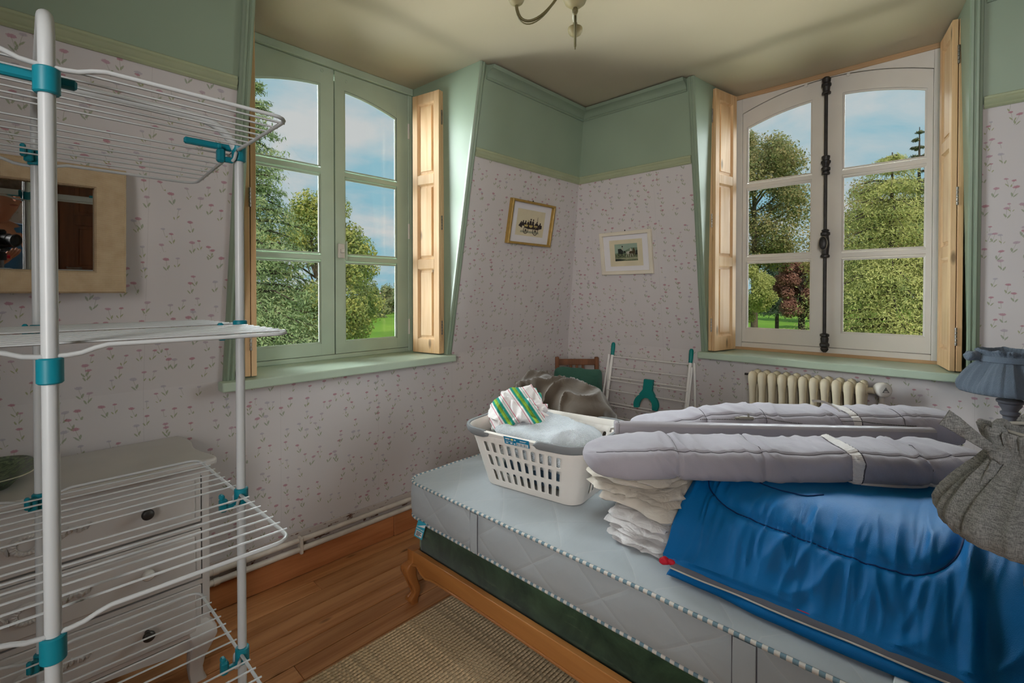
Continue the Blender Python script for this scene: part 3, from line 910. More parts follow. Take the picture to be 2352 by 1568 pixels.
mir = thing('wall_mirror', (-.017, 2.21, 1.395), 'wall mirror in a wide beige burlap frame above the chest', 'mirror')
mb = MB()
def ringm(x0, x1, z0, z1, y): return [MT @ V(p) for p in ((x0, y, z0), (x1, y, z0), (x1, y, z1), (x0, y, z1))]
rs = [ringm(mx0, mx1, mz0, mz1, 2.262), ringm(mx0, mx1, mz0, mz1, 2.220), ringm(mx0 + .006, mx1 - .006, mz0 + .006, mz1 - .006, 2.213),
      ringm(gx0 - .006, gx1 + .006, gz0 - .006, gz1 + .006, 2.213), ringm(gx0, gx1, gz0, gz1, 2.220), ringm(gx0, gx1, gz0, gz1, 2.250)]
vs = [p for r in rs for p in r]; fs = []
for r in range(len(rs)):
    r2 = (r + 1) % len(rs)
    for k in range(4):
        k2 = (k + 1) % 4
        fs.append((r * 4 + k, r * 4 + k2, r2 * 4 + k2, r2 * 4 + k))
mb.add(vs, fs); make('mirror_frame', mb, M_burlap, mir)
mb = MB(); mb.add(ringm(gx0 - .002, gx1 + .002, gz0 - .002, gz1 + .002, 2.243) + ringm(gx0 - .002, gx1 + .002, gz0 - .002, gz1 + .002, 2.249),
                  [(0, 1, 2, 3), (7, 6, 5, 4), (0, 4, 5, 1), (1, 5, 6, 2), (2, 6, 7, 3), (3, 7, 4, 0)]); make('mirror_glass', mb, M_mirror, mir)

# ================================================================== DRYING TOWER
TX0, TX1, TY0, TY1 = -.285, .366, .920, 1.556
TYM = 1.215
tw = thing('drying_tower', (.045, 1.24, 0), 'tall white wire drying tower with teal clips in the left foreground', 'drying rack')
R = .0094
def u_pole(a, b, zt, rb=.075):
    a = V((*a, 0)); b = V((*b, 0)); e = (b - a).normalized()
    pts = [a + V((0, 0, .06)), a + V((0, 0, .8)), a + V((0, 0, zt - rb))]
    for i in range(1, 9):
        t = pi / 2 * i / 8
        pts.append(a + e * (rb - rb * cos(t)) + V((0, 0, zt - rb + rb * sin(t))))
    m = [b + (p - a - e * 2 * ((p - a).dot(e))) for p in pts]
    pts = pts + [(a + b) / 2 + V((0, 0, zt))] + m[::-1]
    mb = MB(); mb.tube(pts, R, 16); return make('tube_frame', mb, M_wire, tw, smooth=60)
u_pole((.0416, .922), (.0505, 1.550), 1.803)
u_pole((.371, TYM), (-.291, TYM), 1.779, .085)
tiers = (1.722, 1.3226, .935, .565)
wire_me = None; wires = []
for ti, z in enumerate(tiers):
    for half in (0, 1):
        if half == 0: ya, yb, za, zb = TY0, TYM - .012, z, z
        else: ya, yb, za, zb = TY1, TYM + .012, z - (.022 if ti == 0 else .004), z
        r = .028; sg = 1 if yb > ya else -1
        def pt(x, y): return V((x, y, za + (zb - za) * (y - ya) / (yb - ya)))
        path = [pt(TX0, yb), pt(TX0, ya + sg * r)]
        for i in range(1, 5):
            t = pi / 2 * i / 4
            path.append(pt(TX0 + r - r * cos(t), ya + sg * (r - r * sin(t))))
        xm = .0440
        for dx, dz, dy in ((-.060, 0, 0), (-.045, -.004, 0), (-.030, -.010, 0), (-.014, -.012, 0), (.014, -.012, 0), (.030, -.010, 0), (.045, -.004, 0), (.060, 0, 0)):
            path.append(pt(xm + dx, ya) + V((0, 0, dz)))
        for i in range(0, 4):
            t = pi / 2 * i / 4
            path.append(pt(TX1 - r + r * sin(t), ya + sg * (r - r * cos(t))))
        path += [pt(TX1, ya + sg * r), pt(TX1, yb)]
        # small hook at the hinge
        path += [pt(TX1 - .006, yb - sg * .004) + V((0, 0, -.010)), pt(TX1 - .008, yb - sg * .002) + V((0, 0, -.022)), pt(TX1 - .010, yb + sg * .006) + V((0, 0, -.026))]
        mb = MB(); mb.tube(path, .0036, 8)
        tray = make('tray', mb, M_wire, tw, smooth=60)
        nw = 7
        for k in range(1, nw + 1):
            y = ya + (yb - ya) * (k + .15) / (nw + 1.05)
            c = V(((TX0 + TX1) / 2, y, pt(0, y).z + .0028))
            if not wires:
                mb = MB(); mb.tube([(TX0 - .008, y, c.z), (TX1 + .008, y, c.z)], .0021, 6)
                wires.append(make('wire', mb, M_wire, tray, smooth=60))
            else: clone(wires[0], c, tray)
    # teal clips
    def collar(x, y, zz, h=.036, r=.0145):
        mb = MB(); mb.lathe([(R, 0), (r - .002, 0), (r, .002), (r, h - .002), (r - .002, h), (R, h)], 20, Matrix.Translation((x, y, zz)))
        return make('clip', mb, M_teal, tw, smooth=40)
    collar(.0416, .922, z - .050)
    cl = collar(.0505, 1.545, z - .034)
    cl2 = collar(.371, TYM, z - .024)
    mb = MB(); mb.box((.326, TYM - .009, z - .032), (.342, TYM + .009, z - .002), .004); mb.box((.340, TYM - .005, z - .030), (.360, TYM + .005, z - .018), .002); mb.box((.326, TYM - .008, z - .004), (.336, TYM + .008, z + .008), .003)
    make('clip_hook', mb, M_teal, cl2)
    mb = MB(); mb.box((.030, 1.545 - .026, z - .030), (.046, 1.545 - .010, z - .002), .003); mb.box((.024, 1.545 - .034, z - .022), (.034, 1.545 - .022, z + .006), .003)
    make('clip_hook', mb, M_teal, cl)
    if ti == 0:
        for (x0, x1, yy, zz) in ((-.020, .075, .950, 1.700), (.268, .362, TYM + .016, 1.728)):
            mb = MB(); mb.box((x0, yy - .006, zz - .006), (x1, yy + .006, zz + .008), .003); make('hanger_bar', mb, M_teal, tw)
# feet (below the picture) so the tower stands on the floor
for (x, y, lx, ly) in ((.0416, .922, .25, 0), (.0505, 1.550, .25, 0), (.371, TYM, 0, .22), (-.291, TYM, 0, .22)):
    mb = MB(); mb.tube([(x - lx, y - ly, .05), (x + lx, y + ly, .05)], R, 12); make('foot_bar', mb, M_wire, tw, smooth=50)
    for s in (-1, 1):
        mb = MB(); mb.lathe([(0, -.012), (.018, -.012), (.025, -.006), (.025, .006), (.018, .012), (0, .012)], 16, Matrix.Translation((x + s * lx, y + s * ly, .0255)) @ Matrix.Rotation(pi / 2, 4, 'X'))
        make('castor', mb, M_teal, tw, smooth=40)

# ================================================================== SOFT GOODS HELPERS
def nz(p, s=1.0, seed=0.0):
    return noise.noise(V((p[0] * s + seed * 7.13, p[1] * s - seed * 3.7, p[2] * s + seed * 1.9)))
def sgnpow(c, e): return math.copysign(abs(c) ** e, c)
def ridge(p, s=1.0, seed=0.0, warp=.35, sharp=3.0):
    """sharp crease lines, about -0.35..0.65"""
    q = V((p[0] * s + seed * 5.3, p[1] * s - seed * 2.1, p[2] * s + seed * 3.3))
    q = q + noise.noise_vector(q * .7) * warp
    return (1 - abs(noise.noise(q))) ** sharp - .35
def softbox(mb, c, h, ep=.35, ev=.45, nu=0, nv=0, disp=None, M=None, mi=0, sp=.010):
    """cushion-like block: cube grid blown up to a superellipsoid, then displaced"""
    c = V(c); n = [int(min(90, max(6, 2 * x / sp))) for x in h]
    kp, kv = 2 / ep, 2 / ev
    idx = {}; vs = []; fs = []
    def vert(i, j, k):
        key = (i, j, k)
        if key in idx: return idx[key]
        x, y, z = 2 * i / n[0] - 1, 2 * j / n[1] - 1, 2 * k / n[2] - 1
        nr = (((abs(x) ** kp + abs(y) ** kp) ** (kv / kp)) + abs(z) ** kv) ** (1 / kv)
        x /= nr; y /= nr; z /= nr
        p = V((x * h[0], y * h[1], z * h[2]))
        g = (abs(x) ** kp + abs(y) ** kp) ** (kv / kp - 1) if (x or y) else 0
        nrm = V((g * sgnpow(x, kp - 1) / h[0], g * sgnpow(y, kp - 1) / h[1], sgnpow(z, kv - 1) / h[2]))
        nrm = nrm.normalized() if nrm.length > 1e-9 else V((0, 0, math.copysign(1, z)))
        if disp: p = p + nrm * disp(p, nrm, 0, 0)
        if M is not None: p = M @ p
        idx[key] = len(vs); vs.append(c + p); return idx[key]
    for ax in range(3):
        o = [q for q in range(3) if q != ax]
        for side in (0, n[ax]):
            for i in range(n[o[0]]):
                for j in range(n[o[1]]):
                    f = []
                    for di, dj in ((0, 0), (1, 0), (1, 1), (0, 1)):
                        t = [0, 0, 0]; t[ax] = side; t[o[0]] = i + di; t[o[1]] = j + dj
                        f.append(vert(*t))
                    fs.append(tuple(f))
    mb.add(vs, fs, mi)
def fabric(name, col, var=.08, rough=.9, weave=600, wb=.06, crumple=0.0, cs=14.0, sheen=0.2, stretch=(1, 1, 1)):
    m = NT(name); m.set(rough=rough, spec=0.15, sheen=sheen)
    c = m.coord()
    n = m.noise(c, 6, 4)
    m.base(m.mix(m.ramp(n, [(.3, 0.0), (.7, 1.0)]), tuple(x * (1 - var) for x in col), tuple(min(1, x * (1 + var)) for x in col)))
    h = m.math('MULTIPLY', m.noise(c, weave, 1), wb)
    if crumple:
        cm = m.coord('Object', stretch)
        h = m.math('ADD', h, m.math('MULTIPLY', m.noise(cm, cs, 3, .5, .6), crumple))
    m.bump(h, 1.0, 0.01)
    return m.mat
M_grey_fab = fabric('light_grey_cotton', srgb(160, 155, 162), crumple=.5, cs=10, stretch=(1, 1, .5))
M_grey_bar = simple('grey_lacquered_rail', srgb(150, 144, 148), .4, .03)
M_thread = simple('dark_grey_thread', srgb(84, 80, 86), .9)
M_chain = simple('dark_bead_chain', srgb(92, 88, 86), .35, .1, metal=.5)
M_elastic = fabric('white_gathered_tape', srgb(206, 200, 196), crumple=.4, cs=60)
M_cream = fabric('cream_duvet_cotton', srgb(206, 196, 182), crumple=1.2, cs=14, stretch=(1, 1, .7))
M_cream2 = fabric('ivory_quilt_cotton', srgb(212, 203, 190), crumple=.8, cs=14)
M_whitequilt = fabric('white_quilted_cotton', srgb(212, 208, 206), crumple=1.4, cs=20)
M_blue = fabric('bright_blue_polyester', srgb(0, 102, 164), .06, .55, crumple=.35, cs=9, sheen=0.0, stretch=(.7, 1.6, .7))
M_blue.node_tree.nodes['Principled BSDF'].inputs['Specular IOR Level'].default_value = .22
M_bluethread = simple('navy_seam', srgb(6, 40, 90), .8)
M_zip = simple('grey_zip_tape', srgb(96, 96, 104), .6, .08)
M_zipteeth = simple('pale_zip_teeth', srgb(196, 190, 180), .4)
M_red = simple('red_cord', srgb(196, 30, 52), .6)
M_velvet = None

# ================================================================== BED
BX0, BX1, BY0, BY1 = 1.238, 2.66, -.22, 1.818
M_oak = wood('honey_brown_bed_wood', srgb(164, 104, 52), srgb(194, 132, 72), 1, .38, 7, spec=.45, bump=.05)
M_oakx = wood('honey_brown_bed_wood_cross', srgb(164, 104, 52), srgb(194, 132, 72), 0, .38, 7, spec=.45, bump=.05)
M_oakz = wood('honey_brown_bed_wood_leg', srgb(150, 92, 46), srgb(182, 120, 64), 2, .38, 9, spec=.45, bump=.05)
bed = thing('bed_frame', ((BX0 + BX1) / 2, (BY0 + BY1) / 2, 0), 'honey-brown wooden bed frame with carved cabriole legs under the mattress', 'bed')
def apron(l0, l1, n=60):
    """underside of a rail: cusp near each end, bead along the edge"""
    Lr = l1 - l0; pts = []
    for i in range(n + 1):
        t = i / n; s = min(t, 1 - t) * Lr
        if s < .030: z = .176 + .012 * sin(s / .030 * pi)
        elif s < .085: z = .188 - (s - .030) / .055 * .040
        elif s < .16: z = .148 + .018 * sin((s - .085) / .075 * pi / 2)
        else: z = .166 + .004 * sin((s - .16) * 4)
        pts.append((l0 + t * Lr, z))
    return pts
def rail(l0, l1, fn, mat):
    ap = apron(l0, l1)
    mb = MB(); mb.prism([(l0, .2455), (l1, .2455)] + ap[::-1], fn, 0, .027)
    o = make('rail', mb, mat, bed)
    bv = o.modifiers.new('rounded', 'BEVEL'); bv.width = .003; bv.segments = 2; bv.limit_method = 'ANGLE'; bv.angle_limit = radians(50)
    mb = MB(); mb.tube([fn(a, z + .007, -.002) for a, z in ap], .005, 6); make('rail_bead', mb, mat, o, smooth=60)
rail(BY0 + .03, BY1 - .035, lambda a, z, d: (BX0 + d, a, z), M_oak)
rail(BY0 + .03, BY1 - .035, lambda a, z, d: (BX1 - d, a, z), M_oak)
rail(BX0 + .035, BX1 - .035, lambda a, z, d: (a, BY1 - d, z), M_oakx)
rail(BX0 + .035, BX1 - .035, lambda a, z, d: (a, BY0 + d, z), M_oakx)
for sx, x in ((-1, BX0 + .018), (1, BX1 - .018)):
    for sy, y in ((1, BY1 - .018), (-1, BY0 + .018)):
        # cabriole leg: (height, half width, outward offset)
        prof = [(.2475, .0225, 0), (.20, .0225, .0), (.192, .0225, .001), (.182, .026, .010), (.168, .030, .016), (.150, .029, .017), (.125, .024, .012), (.10, .020, .004), (.075, .018, -.004), (.055, .0175, -.006), (.04, .020, -.001), (.030, .024, .005), (.018, .024, .007), (.009, .019, .003), (0, .018, .002)]
        mb = MB(); P = []
        for (z, w, off) in prof:
            P.append([V((x + sx * off + a * w, y + sy * off + b * w, z)) for a, b in rrect(-1, 1, -1, 1, .42, 3)])
        mb.grid(P, cv=True); n = len(P[0])
        mb.f.append(tuple(range(n))); mb.m.append(0); b0 = (len(P) - 1) * n; mb.f.append(tuple(b0 + i for i in range(n - 1, -1, -1))); mb.m.append(0)
        leg = make('leg', mb, M_oakz, bed, smooth=45)
        # carved line and scroll toe
        mb = MB(); pts = spline([(x + sx * .020 - .0, y + sy * .002, .185), (x + sx * .046, y + sy * .012, .160), (x + sx * .036, y + sy * .010, .12), (x + sx * .018, y + sy * .004, .075), (x + sx * .014, y + sy * .002, .05), (x + sx * .030, y + sy * .010, .030)], 5)
        mb.tube(pts, [.004] * (len(pts) - 6) + [.005, .006, .008, .010, .010, .008], 8); make('leg_carving', mb, M_oakz, leg, smooth=60)

# box spring in green velvet
def velvet():
    m = NT('dark_green_velvet'); m.set(rough=.85, spec=.15, sheen=.35)
    c = m.coord()
    n = m.noise(c, 5, 6, .65, .8); n2 = m.noise(m.coord('Object', (1, 2.2, 14)), 2.6, 4, .6)
    col = m.mix(m.ramp(n, [(.38, 0.0), (.68, 1.0)]), srgb(30, 50, 34), srgb(62, 88, 62))
    m.base(m.mix(m.math('MULTIPLY', m.ramp(n2, [(.60, 0.0), (.72, 1.0)]), .45), col, srgb(108, 124, 92)))
    m.bump(m.noise(c, 900, 1), .1, .002)
    return m.mat
M_velvet = velvet()
mb = MB(); P = []
for (z, ins) in ((.205, .004), (.212, 0), (.30, -.001), (.352, 0), (.362, .004), (.366, .012)):
    P.append([V((a, b, z)) for a, b in rrect(BX0 + .045 + ins, BX1 - .045 - ins, BY0 + .04 + ins, BY1 - .028 - ins, .012, 3)])
mb.grid(P, cv=True); n = len(P[0]); mb.f.append(tuple(range(n))); mb.m.append(0)
b0 = (len(P) - 1) * n; mb.f.append(tuple(b0 + i for i in range(n))); mb.m.append(0)
bs = thing('box_spring', ((BX0 + BX1) / 2, .8, .205), 'dark green velvet box spring between bed frame and mattress', 'box spring')
make('velvet_cover', mb, M_velvet, bs, smooth=40)
for (xx, yy) in ((BX0 + .046, BY1 - .029), (BX1 - .046, BY1 - .029)):
    mb = MB(); mb.tube([(xx, yy, .207), (xx, yy, .36)], .0028, 6); make('corner_piping', mb, simple('sage_piping', srgb(120, 128, 104), .8), bs, smooth=60)

# mattress ----------------------------------------------------------
MX0, MX1, MY0, MY1, MZ0, MZ1 = 1.262, 2.655, -.24, 1.862, .368, .550
def mattress_mat():
    m = NT('pale_blue_grey_ticking'); m.set(rough=.75, spec=.2, sheen=.15)
    c = m.coord()
    sp = m.n('ShaderNodeSeparateXYZ'); m.l(c, sp.inputs[0])
    # stitched lozenges running over top and sides
    u = m.math('ADD', m.math('ADD', m.math('MULTIPLY', sp.outputs['X'], 1.0), m.math('MULTIPLY', sp.outputs['Z'], -1.4)), sp.outputs['Y'])
    w = m.math('SUBTRACT', m.math('ADD', m.math('MULTIPLY', sp.outputs['X'], 1.0), m.math('MULTIPLY', sp.outputs['Z'], -1.4)), sp.outputs['Y'])
    def lines(v):
        f = m.math('FRACT', m.math('MULTIPLY', v, 3.6))
        return m.math('ABSOLUTE', m.math('SUBTRACT', f, .5))
    d = m.math('MINIMUM', lines(u), lines(w))
    hgt = m.ramp(d, [(.0, 0.0), (.06, .5), (.3, 1.0)])
    st = m.ramp(d, [(.006, 1.0), (.011, 0.0)])
    g = m.n('ShaderNodeNewGeometry'); gn = m.n('ShaderNodeSeparateXYZ'); m.l(g.outputs['Normal'], gn.inputs[0])
    n = m.noise(c, 5, 4)
    col = m.mix(n, srgb(164, 171, 176), srgb(178, 184, 187))
    col = m.mix(m.math('MULTIPLY', st, .16), col, srgb(208, 206, 200))
    m.base(col)
    cr = m.noise(m.coord('Object', (3, 22, 3)), 1.6, 3)
    m.bump(m.math('ADD', m.math('MULTIPLY', hgt, .40), m.math('MULTIPLY', cr, .45)), .5, .012)
    return m.mat
M_mat = mattress_mat()
def stripe_piping():
    m = NT('check_piping'); m.set(rough=.8)
    tc = m.n('ShaderNodeTexCoord'); sp = m.n('ShaderNodeSeparateXYZ'); m.l(tc.outputs['UV'], sp.inputs[0])
    f = m.math('GREATER_THAN', m.math('FRACT', m.math('MULTIPLY', sp.outputs['X'], 38.0)), .5)
    m.base(m.mix(f, srgb(214, 208, 200), srgb(116, 142, 154)))
    return m.mat
M_piping = stripe_piping()
mt = thing('mattress', ((MX0 + MX1) / 2, .81, MZ0), 'pale blue-grey quilted mattress with checked piping on the bed', 'mattress')
def mper(ins, n=200):
    r = max(.02, .075 - ins); out = []
    base = rrect(MX0 + ins, MX1 - ins, MY0 + ins, MY1 - ins, r, 8)
    # densify the straight runs
    dense = []
    for i in range(len(base)):
        a = V((*base[i], 0)); b = V((*base[(i + 1) % len(base)], 0)); k = max(1, int((b - a).length / .03))
        for q in range(k): dense.append(a + (b - a) * q / k)
    return dense
base_n = len(mper(0))
def quilt_puff(p, z):
    u = (p.x - 1.4 * z + p.y) * 3.6; w = (p.x - 1.4 * z - p.y) * 3.6
    return .004 * abs(sin(pi * u)) ** .6 * abs(sin(pi * w)) ** .6
mb = MB(); P = []
def per_at(ins):
    L0 = mper(0); c = V(((MX0 + MX1) / 2, (MY0 + MY1) / 2, 0))
    out = []
    for p in L0:
        q = p - c; out.append(V((c.x + q.x * (1 - ins / (MX1 - c.x)), c.y + q.y * (1 - ins / (MY1 - c.y)), 0)))
    return out
for (z, ins, pf) in ((MZ0 + .001, .60, 0), (MZ0, .03, 0), (MZ0 + .004, .006, 0), (MZ0 + .02, -.004, 1), (MZ0 + .05, -.006, 1), (MZ0 + .08, -.006, 1), (MZ0 + .11, -.006, 1), (MZ0 + .14, -.004, 1), (MZ1 - .020, .0, 1), (MZ1 - .010, .003, 0), (MZ1 - .003, .016, 0), (MZ1, .05, 0), (MZ1 + .003, .14, 0), (MZ1 + .004, .30, 0), (MZ1 + .004, .60, 0)):
    row = []
    for p in per_at(ins):
        o = quilt_puff(p, z) if pf else 0
        c = V(((MX0 + MX1) / 2, (MY0 + MY1) / 2, 0)); dr_ = (p - c); dr_ = V((dr_.x / (MX1 - c.x) ** 2, dr_.y / (MY1 - c.y) ** 2, 0)).normalized()
        zz = z + (.003 * nz(p, 6) if z > MZ1 - .015 else 0) - (.004 if (z < .40 and p.y > 1.7) else 0) * -1.5
        row.append(V((p.x, p.y, zz)) + dr_ * o)
    P.append(row)
mb.grid(P, cv=True); n = len(P[0]); mb.f.append(tuple(range(n))); mb.m.append(0); b0 = (len(P) - 1) * n; mb.f.append(tuple(b0 + i for i in range(n))); mb.m.append(0)
make('ticking', mb, M_mat, mt, smooth=50)
def uvtube(name, pts, r, mat, parent, n=8, closed=True):
    mb = MB(); mb.tube(pts, r, n, closed=closed)
    L_ = [0.0]
    for i in range(1, len(pts)): L_.append(L_[-1] + (V(pts[i]) - V(pts[i - 1])).length)
    uvs = [(L_[i], k / n) for i in range(len(pts)) for k in range(n)]
    return make(name, mb, mat, parent, smooth=60, uv=uvs)
for z, ins in ((MZ1 - .012, -.003), (MZ0 + .010, -.002)):
    pts = []
    for p in per_at(ins): pts.append(V((p.x, p.y, z + .002 * nz(p, 7, 2) + (.006 if (z < .45 and p.y > 1.7) else 0))))
    uvtube('piping', pts, .0062, M_piping, mt)
for (ya, yb) in ((1.372, 1.410), (.366, .420), (.9, .95)):
    if ya == .9: continue
    mb = MB(); xs = MX0 - .0055
    zz = [MZ0 + .012, MZ0 + .05, MZ0 + .09, MZ0 + .13, MZ1 - .016]
    Pg = [[V((xs - .006 - .003 * sin(pi * j / 4), yy, z)) for j, z in enumerate(zz)] for yy in (ya, ya + .008, (ya + yb) / 2, yb - .008, yb)]
    Pb = [[V((xs + .004, yy, z)) for z in zz] for yy in (yb, ya)]
    mb.grid(Pg + Pb, cu=True); hnd = make('mattress_handle', mb, M_mat, mt, smooth=40)
    for yy in (ya - .002, yb + .002):
        mb = MB(); mb.tube([(xs - .005, yy, z) for z in zz], .0014, 5); make('handle_edge', mb, M_thread, hnd, smooth=60)
# zip and care tag at the corner
mb = MB(); mb.box((MX0 + .06, MY1 + .003, .445), (MX0 + .5, MY1 + .009, .461), .003); make('zip', mb, simple('silver_zip', srgb(150, 150, 154), .4, .1, metal=.4), mt)
M_tag = simple('turquoise_print', srgb(54, 160, 186), .6, .03); M_tagw = simple('white_print', srgb(222, 226, 226), .6, .02); M_ink = simple('black_ink', srgb(40, 44, 48), .7)
TGM = Matrix.Translation((1.243, 1.735, .352)) @ Matrix.Rotation(radians(-73), 4, 'Z') @ Matrix.Rotation(radians(14), 4, 'Y') @ Matrix.Rotation(radians(-6), 4, 'X')
def tagbox(x0, x1, z0, z1, y0, y1): 
    mb = MB(); mb.box((x0, y0, z0), (x1, y1, z1), 0, TGM); return mb
tg = make('care_tag', tagbox(-.022, .022, -.034, .040, -.0006, .0006), M_tag, mt)
make('tag_print', tagbox(-.017, .017, -.028, -.004, -.0012, -.0006), M_tagw, tg)
mb = MB(); mb.add([TGM @ V(p) for p in ((-.021, -.0012, .012), (.021, -.0012, .020), (.021, -.0012, .034))], [(0, 1, 2)]); make('tag_print', mb, M_tagw, tg)
for i, w in enumerate((.026, .022, .028, .018)):
    make('tag_print', tagbox(-.014, -.014 + w, -.010 - i * .005, -.0072 - i * .005, -.0016, -.0012), M_ink, tg)
def text_mesh(name, body, size, M, mat, parent, depth=.0004):
    cu = bpy.data.curves.new(name, 'FONT'); cu.body = body; cu.size = size; cu.extrude = depth; cu.align_x = 'CENTER'; cu.align_y = 'CENTER'
    ob = bpy.data.objects.new(name, cu); COL.objects.link(ob)
    dg = bpy.context.evaluated_depsgraph_get(); me = bpy.data.meshes.new_from_object(ob.evaluated_get(dg))
    bpy.data.objects.remove(ob)
    mb = MB(); mb.v = [tuple(M @ v.co) for v in me.vertices]; mb.f = [tuple(p.vertices) for p in me.polygons]; mb.m = [0] * len(mb.f)
    return make(name, mb, mat, parent)
text_mesh('tag_lettering', 'RESISTANT', .0085, TGM @ Matrix.Translation((0, -.0014, .004)) @ Matrix.Rotation(pi / 2, 4, 'X'), M_tagw, tg)
mb = MB(); mb.box((1.300, .083, MZ1 - .004), (1.345, .108, MZ1 + .010), .002); make('white_card', mb, M_tagw, label='corner of a small white card on the mattress edge below the sleeping bag', cat='card')

# ================================================================== LAUNDRY BASKET
M_plast = simple('off_white_plastic', srgb(232, 226, 218), .35, .03, 5, spec=.45)
M_gripg = simple('grey_rubber_grip', srgb(128, 130, 132), .5, .04, 6)
bk_c = V((1.652, 1.350, MZ1 + .006)); bk_a = math.atan2(-.990, .143)
BKM = Matrix.Translation(bk_c) @ Matrix.Rotation(bk_a, 4, 'Z')      # local x = long axis (towards the camera's right), local y = away from the camera
BH = .258
def bk_dim(t):   # half length, half width, corner radius at height fraction
    return .232 + .066 * t, .160 + .072 * t, .060 + .035 * t
def bk_pt(s, t, off=0.0):
    """s in 0..1 round the rim, t height fraction; 0 starts mid of the near (front) long side"""
    hl, hw, r = bk_dim(t)
    hl += off; hw += off; r += off
    L1 = 2 * (hl - r); L2 = 2 * (hw - r); C = pi * r / 2
    tot = 2 * L1 + 2 * L2 + 4 * C
    d = (s % 1.0) * tot
    segs = [(L1 / 2, 0), (C, 1), (L2, 2), (C, 3), (L1, 4), (C, 5), (L2, 6), (C, 7), (L1 / 2, 8)]
    for (ln, k) in segs:
        if d <= ln or k == 8: break
        d -= ln
    # front side is local -y (towards camera), going +x
    if k == 0: q = (d, -hw)
    elif k == 1: a = -pi / 2 + d / r; q = (hl - r + r * cos(a), -hw + r + r * sin(a))
    elif k == 2: q = (hl, -hw + r + d)
    elif k == 3: a = d / r; q = (hl - r + r * cos(a), hw - r + r * sin(a))
    elif k == 4: q = (hl - r - d, hw)
    elif k == 5: a = pi / 2 + d / r; q = (-hl + r + r * cos(a), hw - r + r * sin(a))
    elif k == 6: q = (-hl, hw - r - d)
    elif k == 7: a = pi + d / r; q = (-hl + r + r * cos(a), -hw + r + r * sin(a))
    else: q = (-L1 / 2 + d, -hw)
    return BKM @ V((q[0], q[1], t * BH))
bk = thing('laundry_basket', bk_c, 'off-white slotted plastic laundry basket with grey grips on the mattress', 'laundry basket')
mb = MB()
NS = 46                                       # columns round the basket
rows = [(0, .10, False), (.10, .30, True), (.30, .36, False), (.36, .56, True), (.56, .60, False), (.60, .79, True), (.79, .90, False)]
hl, hw, r = bk_dim(.5); tot = 4 * (hl - r) + 4 * (hw - r) + 2 * pi * r
f_end = (hl - r) / tot; s_a = f_end + (pi * r / 2) / tot; s_b = s_a + 2 * (hw - r) / tot
def has_slot(sc):
    q = sc if sc < .5 else 1 - sc
    return q < f_end * .97 or (s_a + .012 < q < s_b - .012) or q > .5 - f_end * .97
for (t0, t1, sl) in rows:
    for i in range(NS):
        s0, s1 = i / NS, (i + 1) / NS; sc = (s0 + s1) / 2
        outer = []
        n = 16
        def B(u, v): return bk_pt(s0 + (s1 - s0) * u, t0 + (t1 - t0) * v)
        oc = [(0, 0), (.25, 0), (.5, 0), (.75, 0), (1, 0), (1, .25), (1, .5), (1, .75), (1, 1), (.75, 1), (.5, 1), (.25, 1), (0, 1), (0, .75), (0, .5), (0, .25)]
        if not sl or not has_slot(sc):
            mb.add([B(*q) for q in oc], [tuple(range(16))]); continue
        w = .22
        ic = [(.5 - w, .07), (.5 - w * .5, .05), (.5, .05), (.5 + w * .5, .05), (.5 + w, .07), (.5 + w, .30), (.5 + w, .55), (.5 + w, .80), (.5 + w * .8, .89), (.5 + w * .45, .95), (.5, .97), (.5 - w * .45, .95), (.5 - w * .8, .89), (.5 - w, .80), (.5 - w, .55), (.5 - w, .30)]
        vs = [B(*q) for q in oc] + [B(*q) for q in ic]; k = 16
        mb.add(vs, [(j, (j + 1) % k, k + (j + 1) % k, k + j) for j in range(k)])
# bottom
mb.add([bk_pt(i / (4 * NS), 0) for i in range(4 * NS)], [tuple(range(4 * NS - 1, -1, -1))])
body = make('basket_body', mb, M_plast, bk, smooth=40, merge=1e-5)
so = body.modifiers.new('wall', 'SOLIDIFY'); so.thickness = .003; so.offset = -1
# rim lip
mb = MB(); P = []
for i in range(112):
    s = i / 112
    dz = .012 * cos(4 * pi * s)                      # rim dips on the long sides
    P.append([bk_pt(s, .895, -.001), bk_pt(s, .90, .003), bk_pt(s, .93, .004) + V((0, 0, -dz * .2)), bk_pt(s, .985, .004) + V((0, 0, -dz * .3)), bk_pt(s, .995, .012) + V((0, 0, -dz * .3)), bk_pt(s, .985, .016) + V((0, 0, -dz * .3)), bk_pt(s, .995, .006) + V((0, 0, -dz * .3)), bk_pt(s, 1.0, .001) + V((0, 0, -dz * .3)), bk_pt(s, .95, -.003), bk_pt(s, .90, -.004)])
mb.grid(P, cu=True, cv=True); make('rim', mb, M_plast, bk, smooth=50)
for (sa, sb) in ((.040, .44), (.56, .925)):
    mb = MB(); P = []; n = 60
    for i in range(n + 1):
        s = sa + (sb - sa) * i / n
        e = min(1, min(i, n - i) / 2.5); e = sqrt(max(0.0, 1 - (1 - e) ** 2)) * .92 + .08
        tm = .950; hw_ = .066 * e
        dz = V((0, 0, -.0036 * cos(4 * pi * s)))
        P.append([bk_pt(s, tm - hw_, .003) + dz, bk_pt(s, tm - hw_, .015) + dz, bk_pt(s, tm - hw_ * .5, .020) + dz, bk_pt(s, tm + hw_ * .5, .020) + dz, bk_pt(s, tm + hw_, .015) + dz, bk_pt(s, tm + hw_, .003) + dz])
    mb.grid(P, cv=True); k = 6
    mb.f.append(tuple(range(k))); mb.m.append(0); mb.f.append(tuple(n * k + j for j in range(k))); mb.m.append(0)
    make('grip', mb, M_gripg, bk, smooth=50)
